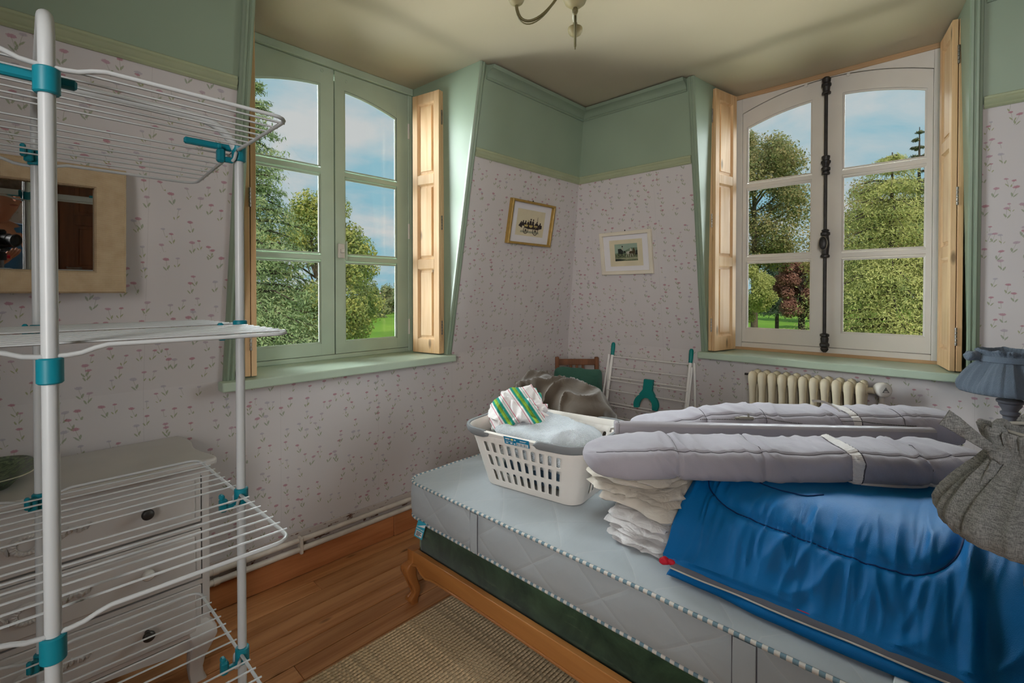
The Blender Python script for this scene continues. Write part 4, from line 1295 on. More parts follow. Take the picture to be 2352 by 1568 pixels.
# paper label between the grips
lab_s0, lab_s1 = -.028, .032
def lab(u0, u1, v0, v1, off, mat, par):
    mb = MB(); P = [[bk_pt(lab_s0 + (lab_s1 - lab_s0) * (u0 + (u1 - u0) * i / 4), .862 + .125 * v, off + .0085) for v in (v0, v1)] for i in range(5)]
    mb.grid(P); return make('label_print' if par is not bk else 'basket_label', mb, mat, par)
lb = lab(0, 1, 0, 1, .0105, simple('label_blue', srgb(20, 122, 160), .4, .02), bk)
lab(.50, .96, .06, .46, .0112, M_tagw, lb)
for i in range(9): lab(.53 + i * .045, .53 + i * .045 + (.012 if i % 3 else .024), .10, .40, .0118, M_ink, lb)
for (u, v, w, h, m_) in ((.06, .66, .18, .14, M_tagw), (.28, .60, .10, .24, simple('label_yellow', srgb(232, 214, 130), .5)), (.42, .64, .06, .18, M_tagw), (.64, .74, .26, .05, M_tagw), (.64, .64, .22, .05, M_tagw), (.06, .40, .30, .05, M_tagw), (.06, .15, .10, .12, M_tagw), (.24, .12, .09, .18, M_tagw), (.38, .12, .07, .16, M_tagw)):
    lab(u, u + w, v, v + h, .0112, m_, lb)

# linen in the basket
M_terry = fabric('white_terry_towel', srgb(206, 212, 218), .05, .95, 260, .9, .4, 30, sheen=.5)
def tea_mat():
    m = NT('striped_tea_towel'); m.set(rough=.9, spec=.1)
    c = m.coord('Object', (1, 1, 1), rot=(.3, .5, .7))
    sp = m.n('ShaderNodeSeparateXYZ'); m.l(c, sp.inputs[0])
    f = m.math('FRACT', m.math('MULTIPLY_ADD', sp.outputs['X'], 9.5, .32))
    W = srgb(222, 216, 214); T = srgb(46, 142, 128); G = srgb(140, 176, 66); K = srgb(190, 70, 100); D = srgb(60, 60, 50)
    n = m.n('ShaderNodeValToRGB'); n.color_ramp.interpolation = 'CONSTANT'; cr = n.color_ramp
    stops = [(0, W), (.10, K), (.125, W), (.20, T), (.30, G), (.40, D), (.415, G), (.44, T), (.56, W), (.64, T), (.655, W), (.72, K), (.745, W)]
    while len(cr.elements) < len(stops): cr.elements.new(.5)
    for e, (p, col) in zip(cr.elements, stops): e.position = p; e.color = (*col, 1)
    m.l(f, n.inputs[0]); m.base(n.outputs[0])
    m.bump(m.noise(m.coord(), 22, 3, .5, 1.0), .5, .012)
    return m.mat
M_tea = tea_mat()
def towel_fold(p, n, a, b): return .010 * nz(p, 14, 3) + .007 * nz(p, 36, 5)
mb = MB(); softbox(mb, (0, 0, 0), (.205, .155, .098), .60, .65, 96, 40, lambda p, n, a, b: .016 * nz(p, 8, 1) + .020 * ridge(p, 6, 2) + .004 * nz(p, 70, 2), sp=.007)
mb.v = [tuple(BKM @ V((x + .030, y + .005, z + .178))) for x, y, z in mb.v]
make('white_towel', mb, M_terry, smooth=80, label='white terry towel heaped in the laundry basket', cat='towel')
mb = MB(); softbox(mb, (0, 0, 0), (.165, .060, .030), .5, .7, 72, 20, lambda p, n, a, b: .008 * nz(p, 12, 4) + .003 * nz(p, 70, 2), sp=.006)
R2 = Matrix.Rotation(.10, 4, 'Y')
mb.v = [tuple(BKM @ V((x - .012, y - .122, z + .218))) if False else tuple(BKM @ (R2 @ V((x, y, z)) + V((-.015, -.122, .226)))) for x, y, z in mb.v]
make('folded_towel', mb, M_terry, smooth=80, label='folded white towel with hanging loop at the near rim of the basket', cat='towel')
mb = MB()
def tea(p, n, a, b): return .060 * nz(p, 8, 6) + .060 * ridge(p, 10, 7, .8, 2.2) + .026 * ridge(p, 24, 9, .8, 3)
softbox(mb, (0, 0, 0), (.105, .120, .062), .75, .85, 110, 54, tea, sp=.005)
mb.v = [tuple(BKM @ V((x - .150, y + .030, z + .272))) for x, y, z in mb.v]
make('tea_towel', mb, M_tea, smooth=80, label='crumpled white tea towel with green and teal stripes on the laundry', cat='tea towel')
M_lin = fabric('blue_grey_laundry', srgb(70, 92, 112), .2, .9, 400, .05, .6, 20)
mb = MB(); softbox(mb, (0, 0, 0), (.186, .122, .048), .5, .5, 60, 20, towel_fold)
mb.v = [tuple(BKM @ V((x, y, z + .066))) for x, y, z in mb.v]
make('laundry_bundle', mb, M_lin, smooth=80, label='dark blue laundry seen through the slots of the basket', cat='laundry')

# brown cushion behind the basket
M_brown = fabric('taupe_brown_cotton', srgb(84, 73, 62), .10, .8, 500, .04, .9, 9, sheen=.3, stretch=(1, 1, .6))
CM = Matrix.Translation((2.095, 1.64, MZ1 + .16)) @ Matrix.Rotation(radians(-4), 4, 'Z') @ Matrix.Rotation(radians(-20), 4, 'Y')
mb = MB()
def brown(p, n, a, b):
    d = V((p.y - .16, p.z - .17, 0)); ang = math.atan2(d.y, d.x); dist = d.length
    rad = .022 * ((1 - abs(noise.noise(V((ang * 3.2, dist * 2.0, 1.7))))) ** 2.5 - .4) * math.exp(-dist * 3.0)
    f = .030 * nz(p, 4.5, 1) + rad + .040 * ridge(V((p.x, p.y * 1.2, p.z * .6)), 8, 3, .5)
    tuft = .055 * math.exp(-((p.y - .16) ** 2 + (p.z - .17) ** 2) / .0022) + .05 * math.exp(-((p.y - .07) ** 2 + (p.z - .18) ** 2) / .0016)
    return f + tuft
softbox(mb, (0, 0, 0), (.125, .325, .155), .60, .80, 110, 48, brown, CM.to_3x3().to_4x4())
mb.v = [tuple(V(p) + CM.translation) for p in mb.v]
zmin = min(p[2] for p in mb.v); mb.v = [(x, y, z + max(0, MZ1 + .004 - zmin)) for x, y, z in mb.v]
cu = thing('brown_cushion', (2.06, 1.63, MZ1), 'crumpled taupe-brown cushion slumped on the bed behind the laundry basket', 'cushion')
make('cushion_cover', mb, M_brown, cu, smooth=80)

# ================================================================== FOLDED DUVETS
def folded(name, lab_, cat, x0, x1, y0, y1, zs, mat, seed, puff=1.0, thread=None, group=None):
    """several soft layers lying on each other = one folded cover"""
    th = thing(name, ((x0 + x1) / 2, (y0 + y1) / 2, zs[0]), lab_, cat, group)
    mb = MB()
    for i in range(len(zs) - 1):
        z0, z1 = zs[i], zs[i + 1]
        rr = random.Random(seed * 31 + i)
        dx, dy = rr.uniform(-.012, .012), rr.uniform(-.014, .014)
        c = ((x0 + x1) / 2 + dx, (y0 + y1) / 2 + dy, (z0 + z1) / 2); h = ((x1 - x0) / 2, (y1 - y0) / 2, (z1 - z0) / 2 + .004)
        def dsp(p, n, a, b):
            e = 1 - .75 * abs(n.z)
            return puff * (.010 * nz(p + V((0, 0, i * .3)), 7, seed) + e * .028 * nz(V((p.x * .8, p.y * .8, p.z * 2 + i)), 9, seed + 2) + e * .022 * ridge(V((p.x, p.y, p.z * .4 + i)), 15, seed + 4))
        softbox(mb, c, h, .16, .75, 120, 16, dsp, sp=.011)
    make('folded_fabric', mb, mat, th, smooth=75)
    return th
dv1 = folded('mattress_protector', 'white quilted mattress protector folded at the bottom of the stack', 'bedding', 1.425, 2.25, .672, .900, [.553, .572, .588, .604, .622, .640], M_whitequilt, 1, 1.2)
dv2 = folded('ivory_duvet', 'plump ivory duvet folded once in the middle of the stack', 'bedding', 1.432, 2.26, .672, .962, [.640, .706], M_cream2, 2, 1.2)
dv3 = folded('cream_duvet', 'creased cream duvet folded in layers on top of the bedding stack', 'bedding', 1.415, 2.24, .672, .985, [.704, .729, .753, .776, .796], M_cream, 3, 1.2)

# ================================================================== BLUE SLEEPING BAG
prof = spline([(1.500, 0, .588), (1.420, 0, .588), (1.356, 0, .594), (1.352, 0, .606), (1.376, 0, .628), (1.398, 0, .652), (1.424, 0, .690), (1.470, 0, .735), (1.530, 0, .774), (1.610, 0, .798), (1.72, 0, .802), (2.0, 0, .798), (2.35, 0, .79), (2.44, 0, .75), (2.46, 0, .67), (2.42, 0, .60), (2.2, 0, .588)], 7)
YB0, YB1 = .660, -.235
NT_ = 220
def bag_pt(si, t):
    p = prof[min(max(si, 0), len(prof) - 1)]
    y = YB0 + (YB1 - YB0) * t
    e = min(t, 1 - t) * (YB0 - YB1)               # rounding at the two folded ends
    k = sqrt(max(0.0, 1 - (1 - min(1, e / .03)) ** 2))
    c = V((1.9, 0, .69))
    q = c + (V((p.x, 0, p.z)) - c) * (.985 + .015 * k)
    q.z = .66 + (p.z - .66) * (.80 + .20 * k)
    return V((q.x, y, max(q.z, .588)))
BAG_SEAM = spline([(1.640, .620, 0), (1.590, .612, 0), (1.540, .585, 0), (1.503, .535, 0), (1.486, .46, 0), (1.478, .36, 0), (1.470, .24, 0), (1.468, .14, 0), (1.478, .075, 0), (1.505, .035, 0), (1.55, .012, 0), (1.60, .002, 0), (1.66, -.002, 0)], 10)
seam_np = np.array([(p.x, p.y) for p in BAG_SEAM])
def bag_disp(P_, si, t, nrm):
    y = P_.y
    x = P_.x
    # wrinkles run down the slope, strongest either side of the quilting seam
    ds = float(np.sqrt(((seam_np - (x, y)) ** 2).sum(1).min()))
    seam = math.exp(-(ds / .085) ** 2)
    below = 1 / (1 + math.exp((x - 1.47) / .012))
    sl = x + P_.z
    wr = ridge(V((sl * 2.2, y * 17, 0)), 1.0, 1.0, .6, 4) + .6 * ridge(V((sl * 4.0, y * 36, 0)), 1.0, 2.0, .6, 4)
    big = nz(V((sl * 2.2, y * 4.5, 0)), 1.0, 4.0)
    star = ridge(V((sl * 4.5 + y * 3, y * 7, 0)), 1.0, 6.0, .8, 2.5)
    fold = (math.exp(-((y + .012) / .012) ** 2) * .016 - math.exp(-((y + .045) / .02) ** 2) * .012) * (1 if x < 1.62 else .3)
    top = 1 / (1 + math.exp((x - 1.60) / .02))
    d = .018 * wr * (.15 + .9 * seam) * (.25 + .75 * top) + .012 * big + .018 * star * below + fold
    d = d * (ds / (ds + .012)) - .013 * math.exp(-(ds / .010) ** 2) + .003 * math.exp(-((ds - .035) / .03) ** 2)
    if P_.z < .61: d *= .25
    return d
mb = MB(); P = []
N_ = len(prof)
for ti in range(NT_ + 1):
    t = ti / NT_; row = []
    for si in range(N_):
        p = bag_pt(si, t)
        tg_ = (prof[min(si + 1, N_ - 1)] - prof[max(si - 1, 0)]).normalized()
        nrm = V((-tg_.z, 0, tg_.x))
        row.append(p + nrm * bag_disp(p, si, t, nrm))
    P.append(row)
BAGP = P
mb.grid(P)
mb.f.append(tuple(range(N_))); mb.m.append(0); mb.f.append(tuple(NT_ * N_ + i for i in range(N_))); mb.m.append(0)
bag = thing('sleeping_bag', (1.88, .21, .55), 'bright blue sleeping bag with grey zip folded on the bed', 'sleeping bag')
make('upper_layer', mb, M_blue, bag, smooth=70)
def bag_surf(x, y, lift=.0015):
    t = (YB0 - y) / (YB0 - YB1); fi = t * NT_; i0 = int(max(0, min(NT_ - 1, fi))); f = fi - i0
    best = None
    rowa, rowb = BAGP[i0], BAGP[i0 + 1]
    row = [a.lerp(b, f) for a, b in zip(rowa, rowb)]
    k0 = 22
    for k in range(k0, N_ - 20):
        if row[k].x <= x <= row[k + 1].x:
            g = (x - row[k].x) / max(1e-6, row[k + 1].x - row[k].x)
            p = row[k].lerp(row[k + 1], g); return V((p.x - lift * .6, p.y, p.z + lift))
    return V((x, y, .80))
mb = MB(); mb.tube([bag_surf(p.x, p.y) for p in BAG_SEAM], .0019, 6); make('quilting_seam', mb, M_bluethread, bag, smooth=60)
seam2 = spline([(1.66, .52, 0), (1.62, .47, 0), (1.605, .41, 0), (1.615, .34, 0), (1.65, .30, 0)], 8)
mb = MB(); mb.tube([bag_surf(p.x, p.y) for p in seam2], .0018, 6); make('quilting_seam', mb, M_bluethread, bag, smooth=60)
# lower layer that peeps out below the zip
mb = MB(); P = []
for ti in range(81):
    t = ti / 80; y = .640 + (YB1 - .640) * t
    e = min(t * .87, 1) ; k = sqrt(max(0, 1 - (1 - min(1, t * .87 / .04)) ** 2))
    w = .010 * nz(V((0, y * 9, 0)), 1, 3) - .012 * sin(t * 3)
    x0 = 1.340 + w
    P.append([V((2.40, y, .5545)), V((x0 + .03, y, .5545)), V((x0 + .004, y, .560)), V((x0, y, .572 * k + .56 * (1 - k))), V((x0 + .005, y, .584 * k + .565 * (1 - k))), V((x0 + .03, y, .588 * k + .57 * (1 - k))), V((2.40, y, .588 * k + .57 * (1 - k)))])
mb.grid(P, cv=True); mb.f.append(tuple(range(7))); mb.m.append(0); mb.f.append(tuple(80 * 7 + i for i in range(7))); mb.m.append(0)
make('lower_layer', mb, M_blue, bag, smooth=70)
def zx(y): return 1.3435 + .008 * nz(V((0, y * 7, 2)), 1, 5)
zy = [.625 - i * .845 / 90 for i in range(91)]
mb = MB(); P = [[V((zx(y) + .020, y, .604)), V((zx(y) + .004, y, .6015)), V((zx(y) - .007, y, .593)), V((zx(y) - .007, y, .589)), V((zx(y) + .004, y, .5955)), V((zx(y) + .020, y, .597))] for y in zy]
mb.grid(P, cv=True); zp_ = make('zip_tape', mb, M_zip, bag, smooth=60)
mb = MB(); mb.tube([V((zx(y) - .009, y, .5905)) for y in zy], .0024, 6); make('zip_teeth', mb, M_zipteeth, zp_, smooth=60)
mb = MB(); mb.tube([V((zx(y) + .012, y, .607)) for y in zy], .0013, 5); make('red_edging', mb, M_red, zp_, smooth=60)
mb = MB()
softbox(mb, (1.346, .648, .598), (.010, .014, .010), .8, .8, 16, 10, lambda p, n, a, b: .004 * nz(p, 90, 1)); softbox(mb, (1.350, .628, .599), (.009, .012, .008), .8, .8, 16, 10)
make('cord_toggle', mb, M_red, bag, smooth=60)

# ================================================================== GREY QUILTED BLINDS WITH RAIL
def roll(name, lab_, A, B, zc, hd, hz, seams, seed, pocket=None, lean=0.0):
    A = V((*A, zc[0])); B = V((*B, zc[1])); ax = (B - A); Ln = ax.length; ax.normalize()
    dp_ = V((ax.y, -ax.x, 0)) * -1.0                        # horizontal, away from the camera
    if dp_.dot(V((.726, .688, 0))) < 0: dp_ = -dp_
    up = V((0, 0, 1))
    nu, nt = 190, 56
    def surf(u, th, off=0.0, wr=True):
        pw_ = 26 if u > .5 else 12
        endk = max((1 - min(1, abs(2 * u - 1)) ** pw_) ** .5, .15)
        tp = 1 - lean * max(0, 1 - u / .32) ** 1.5
        pin = 1.0
        for s in seams: pin -= .09 * math.exp(-((u - s) / .005) ** 2) + .06 * math.exp(-((u - s) / .03) ** 2)
        cx = sgnpow(cos(th), .55); cz = sgnpow(sin(th), .62)
        fs = 1.0 - .06 * math.exp(-((th - 2.25) / .07) ** 2)     # long stitched line at the upper front edge
        p = A + ax * (Ln * u) + dp_ * (cx * hd * endk * pin * fs) + up * ((cz * tp + (tp - 1)) * hz * endk * pin * fs)
        n = (dp_ * cx / hd + up * cz / hz).normalized()
        w = 0
        if wr:
            q = V((u * Ln, cx * hd, cz * hz))
            near = max(math.exp(-((u - s) / .05) ** 2) for s in seams)
            w = .016 * nz(V((q.x * 4.5, q.y * 4, q.z * 4)), 1, seed) + (.006 + .010 * near) * ridge(V((q.x * 17 + q.z * 14, q.y * 5, q.z * 5)), 1, seed + 3, .5)
            if sin(th) < -.55: w *= .3
        return p + n * (w + off)
    th = thing(name, tuple(((A + B) / 2 - up * hz)), lab_, 'quilted blind', 'grey quilted blinds on the bed')
    mb = MB(); P = [[surf(i / nu, 2 * pi * j / nt) for j in range(nt)] for i in range(nu + 1)]
    mb.grid(P, cv=True); mb.f.append(tuple(range(nt))); mb.m.append(0); mb.f.append(tuple(nu * nt + j for j in range(nt))); mb.m.append(0)
    make('quilted_fabric', mb, M_grey_fab, th, smooth=75)
    for s in seams:
        mb = MB(); mb.tube([surf(s, .9 + (4.0 - .9) * k / 40, .0006) for k in range(41)], .0012, 5); make('cross_stitching', mb, M_thread, th, smooth=60)
    mb = MB(); mb.tube([surf(.03 + .94 * k / 160, 2.25, .0008) for k in range(161)], .0012, 5); make('long_stitching', mb, M_thread, th, smooth=60)
    if pocket:
        mb = MB(); mb.grid([[surf(pocket + du, 1.0 + 3.1 * k / 50, .003 + .002 * (k % 2)) for k in range(51)] for du in (-.010, -.004, .004, .010)])
        make('gathered_tape', mb, M_elastic, th, smooth=40)
        mb = MB(); mb.tube([surf(pocket + .012, 1.6 + 2.5 * k / 20, .002) for k in range(18)] + [surf(pocket + .012 + (.30 * (k / 30)), 4.02 + .12 * sin(k / 30 * pi), .002) for k in range(31)], .0022, 6); make('pocket_piping', mb, M_thread, th, smooth=60)
        mb = MB(); mb.tube([surf(pocket + .012 + .29 * k / 30, 3.95, .0025) for k in range(31)], .006, 6); make('pocket_binding', mb, M_elastic, th, smooth=60)
    return th
roll('quilted_blind', 'grey quilted blind rolled on the blue sleeping bag, nearest the camera', (1.352, .946), (2.155, -.015), (.8460, .8460), .118, .054, [.235, .445, .655, .845], 3, pocket=.665, lean=.12)
bk_roll = roll('quilted_blind', 'grey quilted blind lying behind the grey rail, nearest the radiator', (1.770, 1.000), (2.54, .03), (.862, .880), .115, .066, [.22, .40, .62, .80], 8, pocket=.66, lean=.42)
mb = MB(); pts = bez((2.245, .352, .925), (2.235, .37, .955), (2.205, .405, .975), (2.170, .435, .972), 12)
P = [[p + V((.002, .002, .004)), p + V((-.002, -.002, -.004)), p + V((-.003, -.001, -.003)), p + V((.001, .003, .005))] for p in pts]
mb.grid(P, cv=True); make('loose_tape', mb, M_elastic, bk_roll, smooth=60)
# head rail with bead chain
rl_ = thing('blind_rail', (1.90, .55, .855), 'long grey blind rail with bead chain lying between the two grey blinds', 'blind rail')
A = V((1.615, .964, .880)); B = V((2.330, .085, .880)); ax = (B - A).normalized(); sd = V((ax.y, -ax.x, 0))
if sd.dot(V((.726, .688, 0))) < 0: sd = -sd
mb = MB(); sec = [(-.020, -.022), (.020, -.022), (.020, .014), (.014, .022), (-.006, .022), (-.014, .018), (-.020, .010)]
mb.sweep(sec, A, B, sd, (0, 0, 1)); make('rail_profile', mb, M_grey_bar, rl_, smooth=30)
mb = MB(); mb.box((-.018, -.020, -.022), (0, .022, .022), .004, Matrix.Translation(A) @ Matrix.Rotation(math.atan2(ax.y, ax.x), 4, 'Z')); make('end_cap', mb, M_grey_bar, rl_)
mb = MB(); mb.tube([A - ax * .014 + V((0, 0, -.004)), A - ax * .030 + V((0, 0, -.006)), A - ax * .034 + V((0, 0, -.018))], .004, 8); make('end_hook', mb, M_steel, rl_, smooth=50)
def chain(pts, first=[None]):
    for p in pts:
        if first[0] is None:
            mb = MB(); mb.lathe([(0, -.0022), (.0016, -.0016), (.0022, 0), (.0016, .0016), (0, .0022)], 8, Matrix.Translation(p)); first[0] = make('chain_bead', mb, M_chain, rl_, smooth=60)
        else: clone(first[0], V(p), rl_)
def along(pts, step):
    out = [V(pts[0])]; acc = 0
    for a, b in zip(pts, pts[1:]):
        a = V(a); b = V(b); d = (b - a).length; t = step - acc
        while t < d: out.append(a + (b - a) * (t / d)); t += step
        acc = d - (t - step)
    return out
fr_ = lambda u, h, dz: A + (B - A) * u - sd * h + V((0, 0, dz))
chain(along(spline([fr_(.26, .035, .046), fr_(.34, .030, .047), fr_(.41, .026, .046), fr_(.47, .010, .050), fr_(.52, -.006, .036), fr_(.57, -.012, .028), fr_(.60, -.010, .026)], 10), .0062))
chain(along(spline([fr_(.70, .040, .050), fr_(.76, .026, .048), fr_(.82, .004, .036), fr_(.88, -.010, .028), fr_(.96, -.012, .024)], 10), .0062))
mb = MB(); c0 = fr_(.405, .030, .052); R3 = Matrix.Translation(c0) @ Matrix.Rotation(math.atan2(ax.y, ax.x), 4, 'Z')
mb.box((-.028, -.008, -.006), (.028, .008, .006), .004, R3); mb.box((.006, -.003, .004), (.012, .003, .018), .001, R3); mb.box((-.040, -.006, -.004), (-.024, .006, .004), .003, R3)
make('chain_connector', mb, M_steel, rl_)

# ================================================================== CORNER CHAIR AND GREEN CUSHION
M_chairw = wood('brown_chair_wood', srgb(104, 66, 44), srgb(132, 86, 58), 2, .5, 12)
ch_c = V((2.86, 2.03, 0)); ch_a = radians(43.45)               # the back stands towards the corner
CH = Matrix.Translation(ch_c) @ Matrix.Rotation(ch_a - pi / 2, 4, 'Z')   # local y = towards the corner
chair = thing('corner_chair', ch_c, 'brown wooden chair with slatted back standing in the room corner', 'chair')
def cbox(name, lo, hi, bev=.004): 
    mb = MB(); mb.box(lo, hi, bev, CH); return make(name, mb, M_chairw, chair)
for s in (-1, 1):
    cbox('leg', (s * .150 - .015, .155, 0), (s * .150 + .015, .187, .905)); cbox('leg', (s * .135 - .015, -.20, 0), (s * .135 + .015, -.168, .43))
cbox('top_rail', (-.140, .160, .845), (.140, .182, .890)); cbox('lower_rail', (-.140, .162, .56), (.140, .180, .60))
for x in (-.045, 0, .045): cbox('back_slat', (x - .010, .165, .598), (x + .010, .177, .848), .002)
cbox('seat', (-.152, -.21, .43), (.152, .155, .455), .008)
for s in (-1, 1): cbox('stretcher', (s * .14 - .008, -.17, .20), (s * .14 + .008, .157, .225), .003)
M_greenc = fabric('bottle_green_cotton', srgb(66, 108, 94), .06, .8, 500, .03, .35, 9)
mb = MB()
def gc(p, n, a, b):
    edge = max(abs(p.x) / .205, abs(p.z) / .20)
    return .010 * nz(p, 6, 2) + .012 * ridge(p, 9, 4) * (.3 + .7 * (edge > .6))
softbox(mb, (0, 0, 0), (.178, .182, .060), .22, .95, disp=lambda p, n, a, b: gc(V((p.x, p.z, p.y)), n, a, b))
mb.v = [(x, z, y) for x, y, z in mb.v]
G = CH @ Matrix.Translation((.0, .060, .652)) @ Matrix.Rotation(radians(-9), 4, 'X')
def horn(p):
    x, y, z = p; e = (abs(x) / .198) ** 4 * (abs(z) / .195) ** 4
    k = 1 + .07 * e; th = 1 - .55 * max(abs(x) / .2, abs(z) / .2) ** 3
    return V((x * k, y * max(.18, th), z * k))
mb.v = [tuple(G @ horn(p)) for p in mb.v]
make('green_cushion', mb, M_greenc, smooth=80, label='plain bottle-green cushion leaning on the corner chair', cat='cushion')

# ================================================================== FOLDED CLOTHES AIRER AGAINST THE RIGHT WALL
M_air = simple('white_airer_paint', srgb(238, 234, 230), .4, .02)
M_teal2 = simple('green_teal_plastic', srgb(12, 128, 124), .45, .04)
air = thing('folding_airer', (2.97, 1.63, 0), 'white folding clothes airer with teal caps leaning folded against the right wall', 'drying rack')
def aline(y, h, off=0): # height h on the leaning frame
    return V((2.925 + .235 * h + off, y, h))
for y in (1.335, 1.935):
    mb = MB(); mb.tube([aline(y, .01), aline(y, .96)], .0115, 10); post = make('side_tube', mb, M_air, air, smooth=50)
    a, b = aline(y, .925), aline(y, 1.015)
    mb = MB(); pts = [a, a.lerp(b, .3), a.lerp(b, .6) + V((-.002, 0, 0)), a.lerp(b, .9) + V((-.004, 0, 0)), b + V((-.004, 0, .003))]
    mb.tube(pts, [.0125, .0140, .0150, .0145, .008], 12); make('end_cap', mb, M_teal2, air, smooth=60)
    mb = MB(); mb.tube([aline(y + (.028 if y > 1.6 else -.028), .01, -.045), aline(y + (.02 if y > 1.6 else -.02), .90, -.015)], .0075, 8); make('wing_tube', mb, M_air, air, smooth=50)
for y0, y1 in ((1.305, 1.265), (1.96, 1.985)):
    mb = MB(); mb.tube([V((3.135, y0, .93)), V((3.11, (y0 + y1) / 2, .45)), V((3.08, y1, .012))], .0085, 10); make('support_leg', mb, M_air, air, smooth=50)
first = []
for i, (h, off, r) in enumerate([(.915, 0, .0042), (.835, 0, .0036), (.765, 0, .0036), (.745, -.014, .0032), (.675, -.014, .0032), (.585, 0, .0036), (.57, -.016, .003), (.49, 0, .0034), (.475, -.018, .003), (.40, 0, .0034), (.36, -.02, .003), (.31, 0, .0034), (.22, 0, .0034), (.13, 0, .0034)]):
    mb = MB(); mb.tube([aline(1.33, h, off), aline(1.94, h, off)], r, 6); make('wire', mb, M_air, air, smooth=60)
# teal arch holder hooked in the middle of the wires
poly = [(-.034, .760), (.034, .760), (.034, .690), (.060, .655)] + [(.092 * cos(t), .590 + .092 * sin(t) * .85) for t in [pi * .30 - pi * .42 * k / 8 for k in range(9)]] + [(.052, .565)] + [(.050 * cos(t), .575 + .062 * sin(t)) for t in [pi * k / 12 for k in range(13)]] + [(-.052, .565)] + [(.092 * cos(t), .590 + .092 * sin(t) * .85) for t in [pi * 1.12 - pi * .42 * k / 8 for k in range(9)]] + [(-.060, .655), (-.034, .690)]
mb = MB(); mb.prism(poly, lambda a, b, d: (2.925 + .235 * b - .018 + d, 1.605 - a, b + .028), -.012, .012)
o = make('arch_holder', mb, M_teal2, air); bv = o.modifiers.new('rounded', 'BEVEL'); bv.width = .003; bv.segments = 2; bv.limit_method = 'ANGLE'

# ================================================================== RADIATOR
rad = thing('radiator', (3.10, .645, 0), 'cream cast-iron column radiator under the white window', 'radiator')
def rad_section(yc):
    mb = MB()
    for xo in (-.048, .048):
        P = []
        zs = [.13, .15, .20, .5, .80, .845, .880, .905, .922, .930]
        ws = [.019, .020, .0165, .0165, .0165, .019, .022, .0225, .017, .004]
        ds = [.030, .032, .026, .026, .026, .030, .034, .034, .026, .008]
        for z, w, d in zip(zs, ws, ds):
            P.append([V((3.105 + xo + d * sgnpow(cos(a), .7), yc + w * sgnpow(sin(a), .8), z)) for a in [2 * pi * k / 14 for k in range(14)]])
        mb.grid(P, cv=True); n = 14; mb.f.append(tuple(range(len(mb.v) - len(zs) * n, len(mb.v) - len(zs) * n + n))); mb.m.append(0)
    for z in (.160, .885):
        mb.tube([(3.105, yc - .0262, z), (3.105, yc + .0262, z)], .028, 14)
    mb.box((3.07, yc - .016, .845), (3.14, yc + .016, .905), .01); mb.box((3.07, yc - .014, .14), (3.14, yc + .014, .185), .01)
    return mb
sec0 = None
for i in range(11):
    yc = .396 + i * .0525
    if sec0 is None: sec0 = make('radiator_section', rad_section(yc), M_white_metal, rad, smooth=50)
    else: clone(sec0, V((WL[sec0.name].x, WL[sec0.name].y + i * .0525, WL[sec0.name].z)), rad)
for yc in (.396, .921):
    for xo in (-.048, .048):
        mb = MB(); mb.tube([(3.105 + xo, yc, .0), (3.105 + xo, yc, .15)], .014, 10); make('foot', mb, M_white_metal, rad, smooth=40)
mb = MB(); mb.tube([(3.105, .372, .885), (3.105, .335, .885)], .016, 14); make('valve_neck', mb, M_white_metal, rad, smooth=40)
VM = Matrix.Translation((3.09, .308, .895)) @ Matrix.Rotation(radians(-43.45 - 180 + 90 + 46), 4, 'Z')
fwd = V((-.80, -.60, 0)).normalized()
VM = Matrix.Translation((3.10, .312, .897)) @ fwd.to_track_quat('Z', 'Y').to_matrix().to_4x4()
mb = MB(); P = []
for (r, z, kn) in ((.020, -.03, 0), (.030, -.024, 1), (.0365, -.004, 1), (.0375, .014, 1), (.034, .024, 1), (.027, .029, 0), (.0, .030, 0)):
    P.append([VM @ V(((r + (.0014 if (k % 2 and kn) else 0)) * cos(2 * pi * k / 40), (r + (.0014 if (k % 2 and kn) else 0)) * sin(2 * pi * k / 40), z)) for k in range(40)])
mb.grid(P, cv=True); th_ = make('thermostat_head', mb, M_white_win, rad, smooth=50)
M_gr = simple('grey_print', srgb(120, 118, 116), .6)
mb = MB(); mb.prism([(-.017, -.011), (.017, -.011), (0, .017)], lambda a, b, d: VM @ V((a, b, d)), .0300, .0312); make('valve_emblem', mb, M_gr, th_)
mb = MB(); mb.prism([(-.009, -.008), (.009, -.008), (.006, -.003), (-.006, -.003)], lambda a, b, d: VM @ V((a, b, d)), .0312, .0318); make('valve_emblem', mb, M_white_win, th_)
mb = MB(); mb.tube([(3.115, .318, .88), (3.125, .316, .84), (3.135, .315, .6), (3.135, .315, .02)], .0115, 12); make('feed_pipe', mb, M_pipe, rad, smooth=50)
mb = MB(); mb.lathe([(.012, 0), (.016, .004), (.016, .02), (.012, .024)], 12, Matrix.Translation((3.127, .316, .80))); make('pipe_nut', mb, M_pipe, rad, smooth=40)
mb = MB(); mb.tube([(3.10, .948, .90), (3.10, .978, .90)], .007, 10); make('bleed_valve', mb, M_iron, rad, smooth=40)

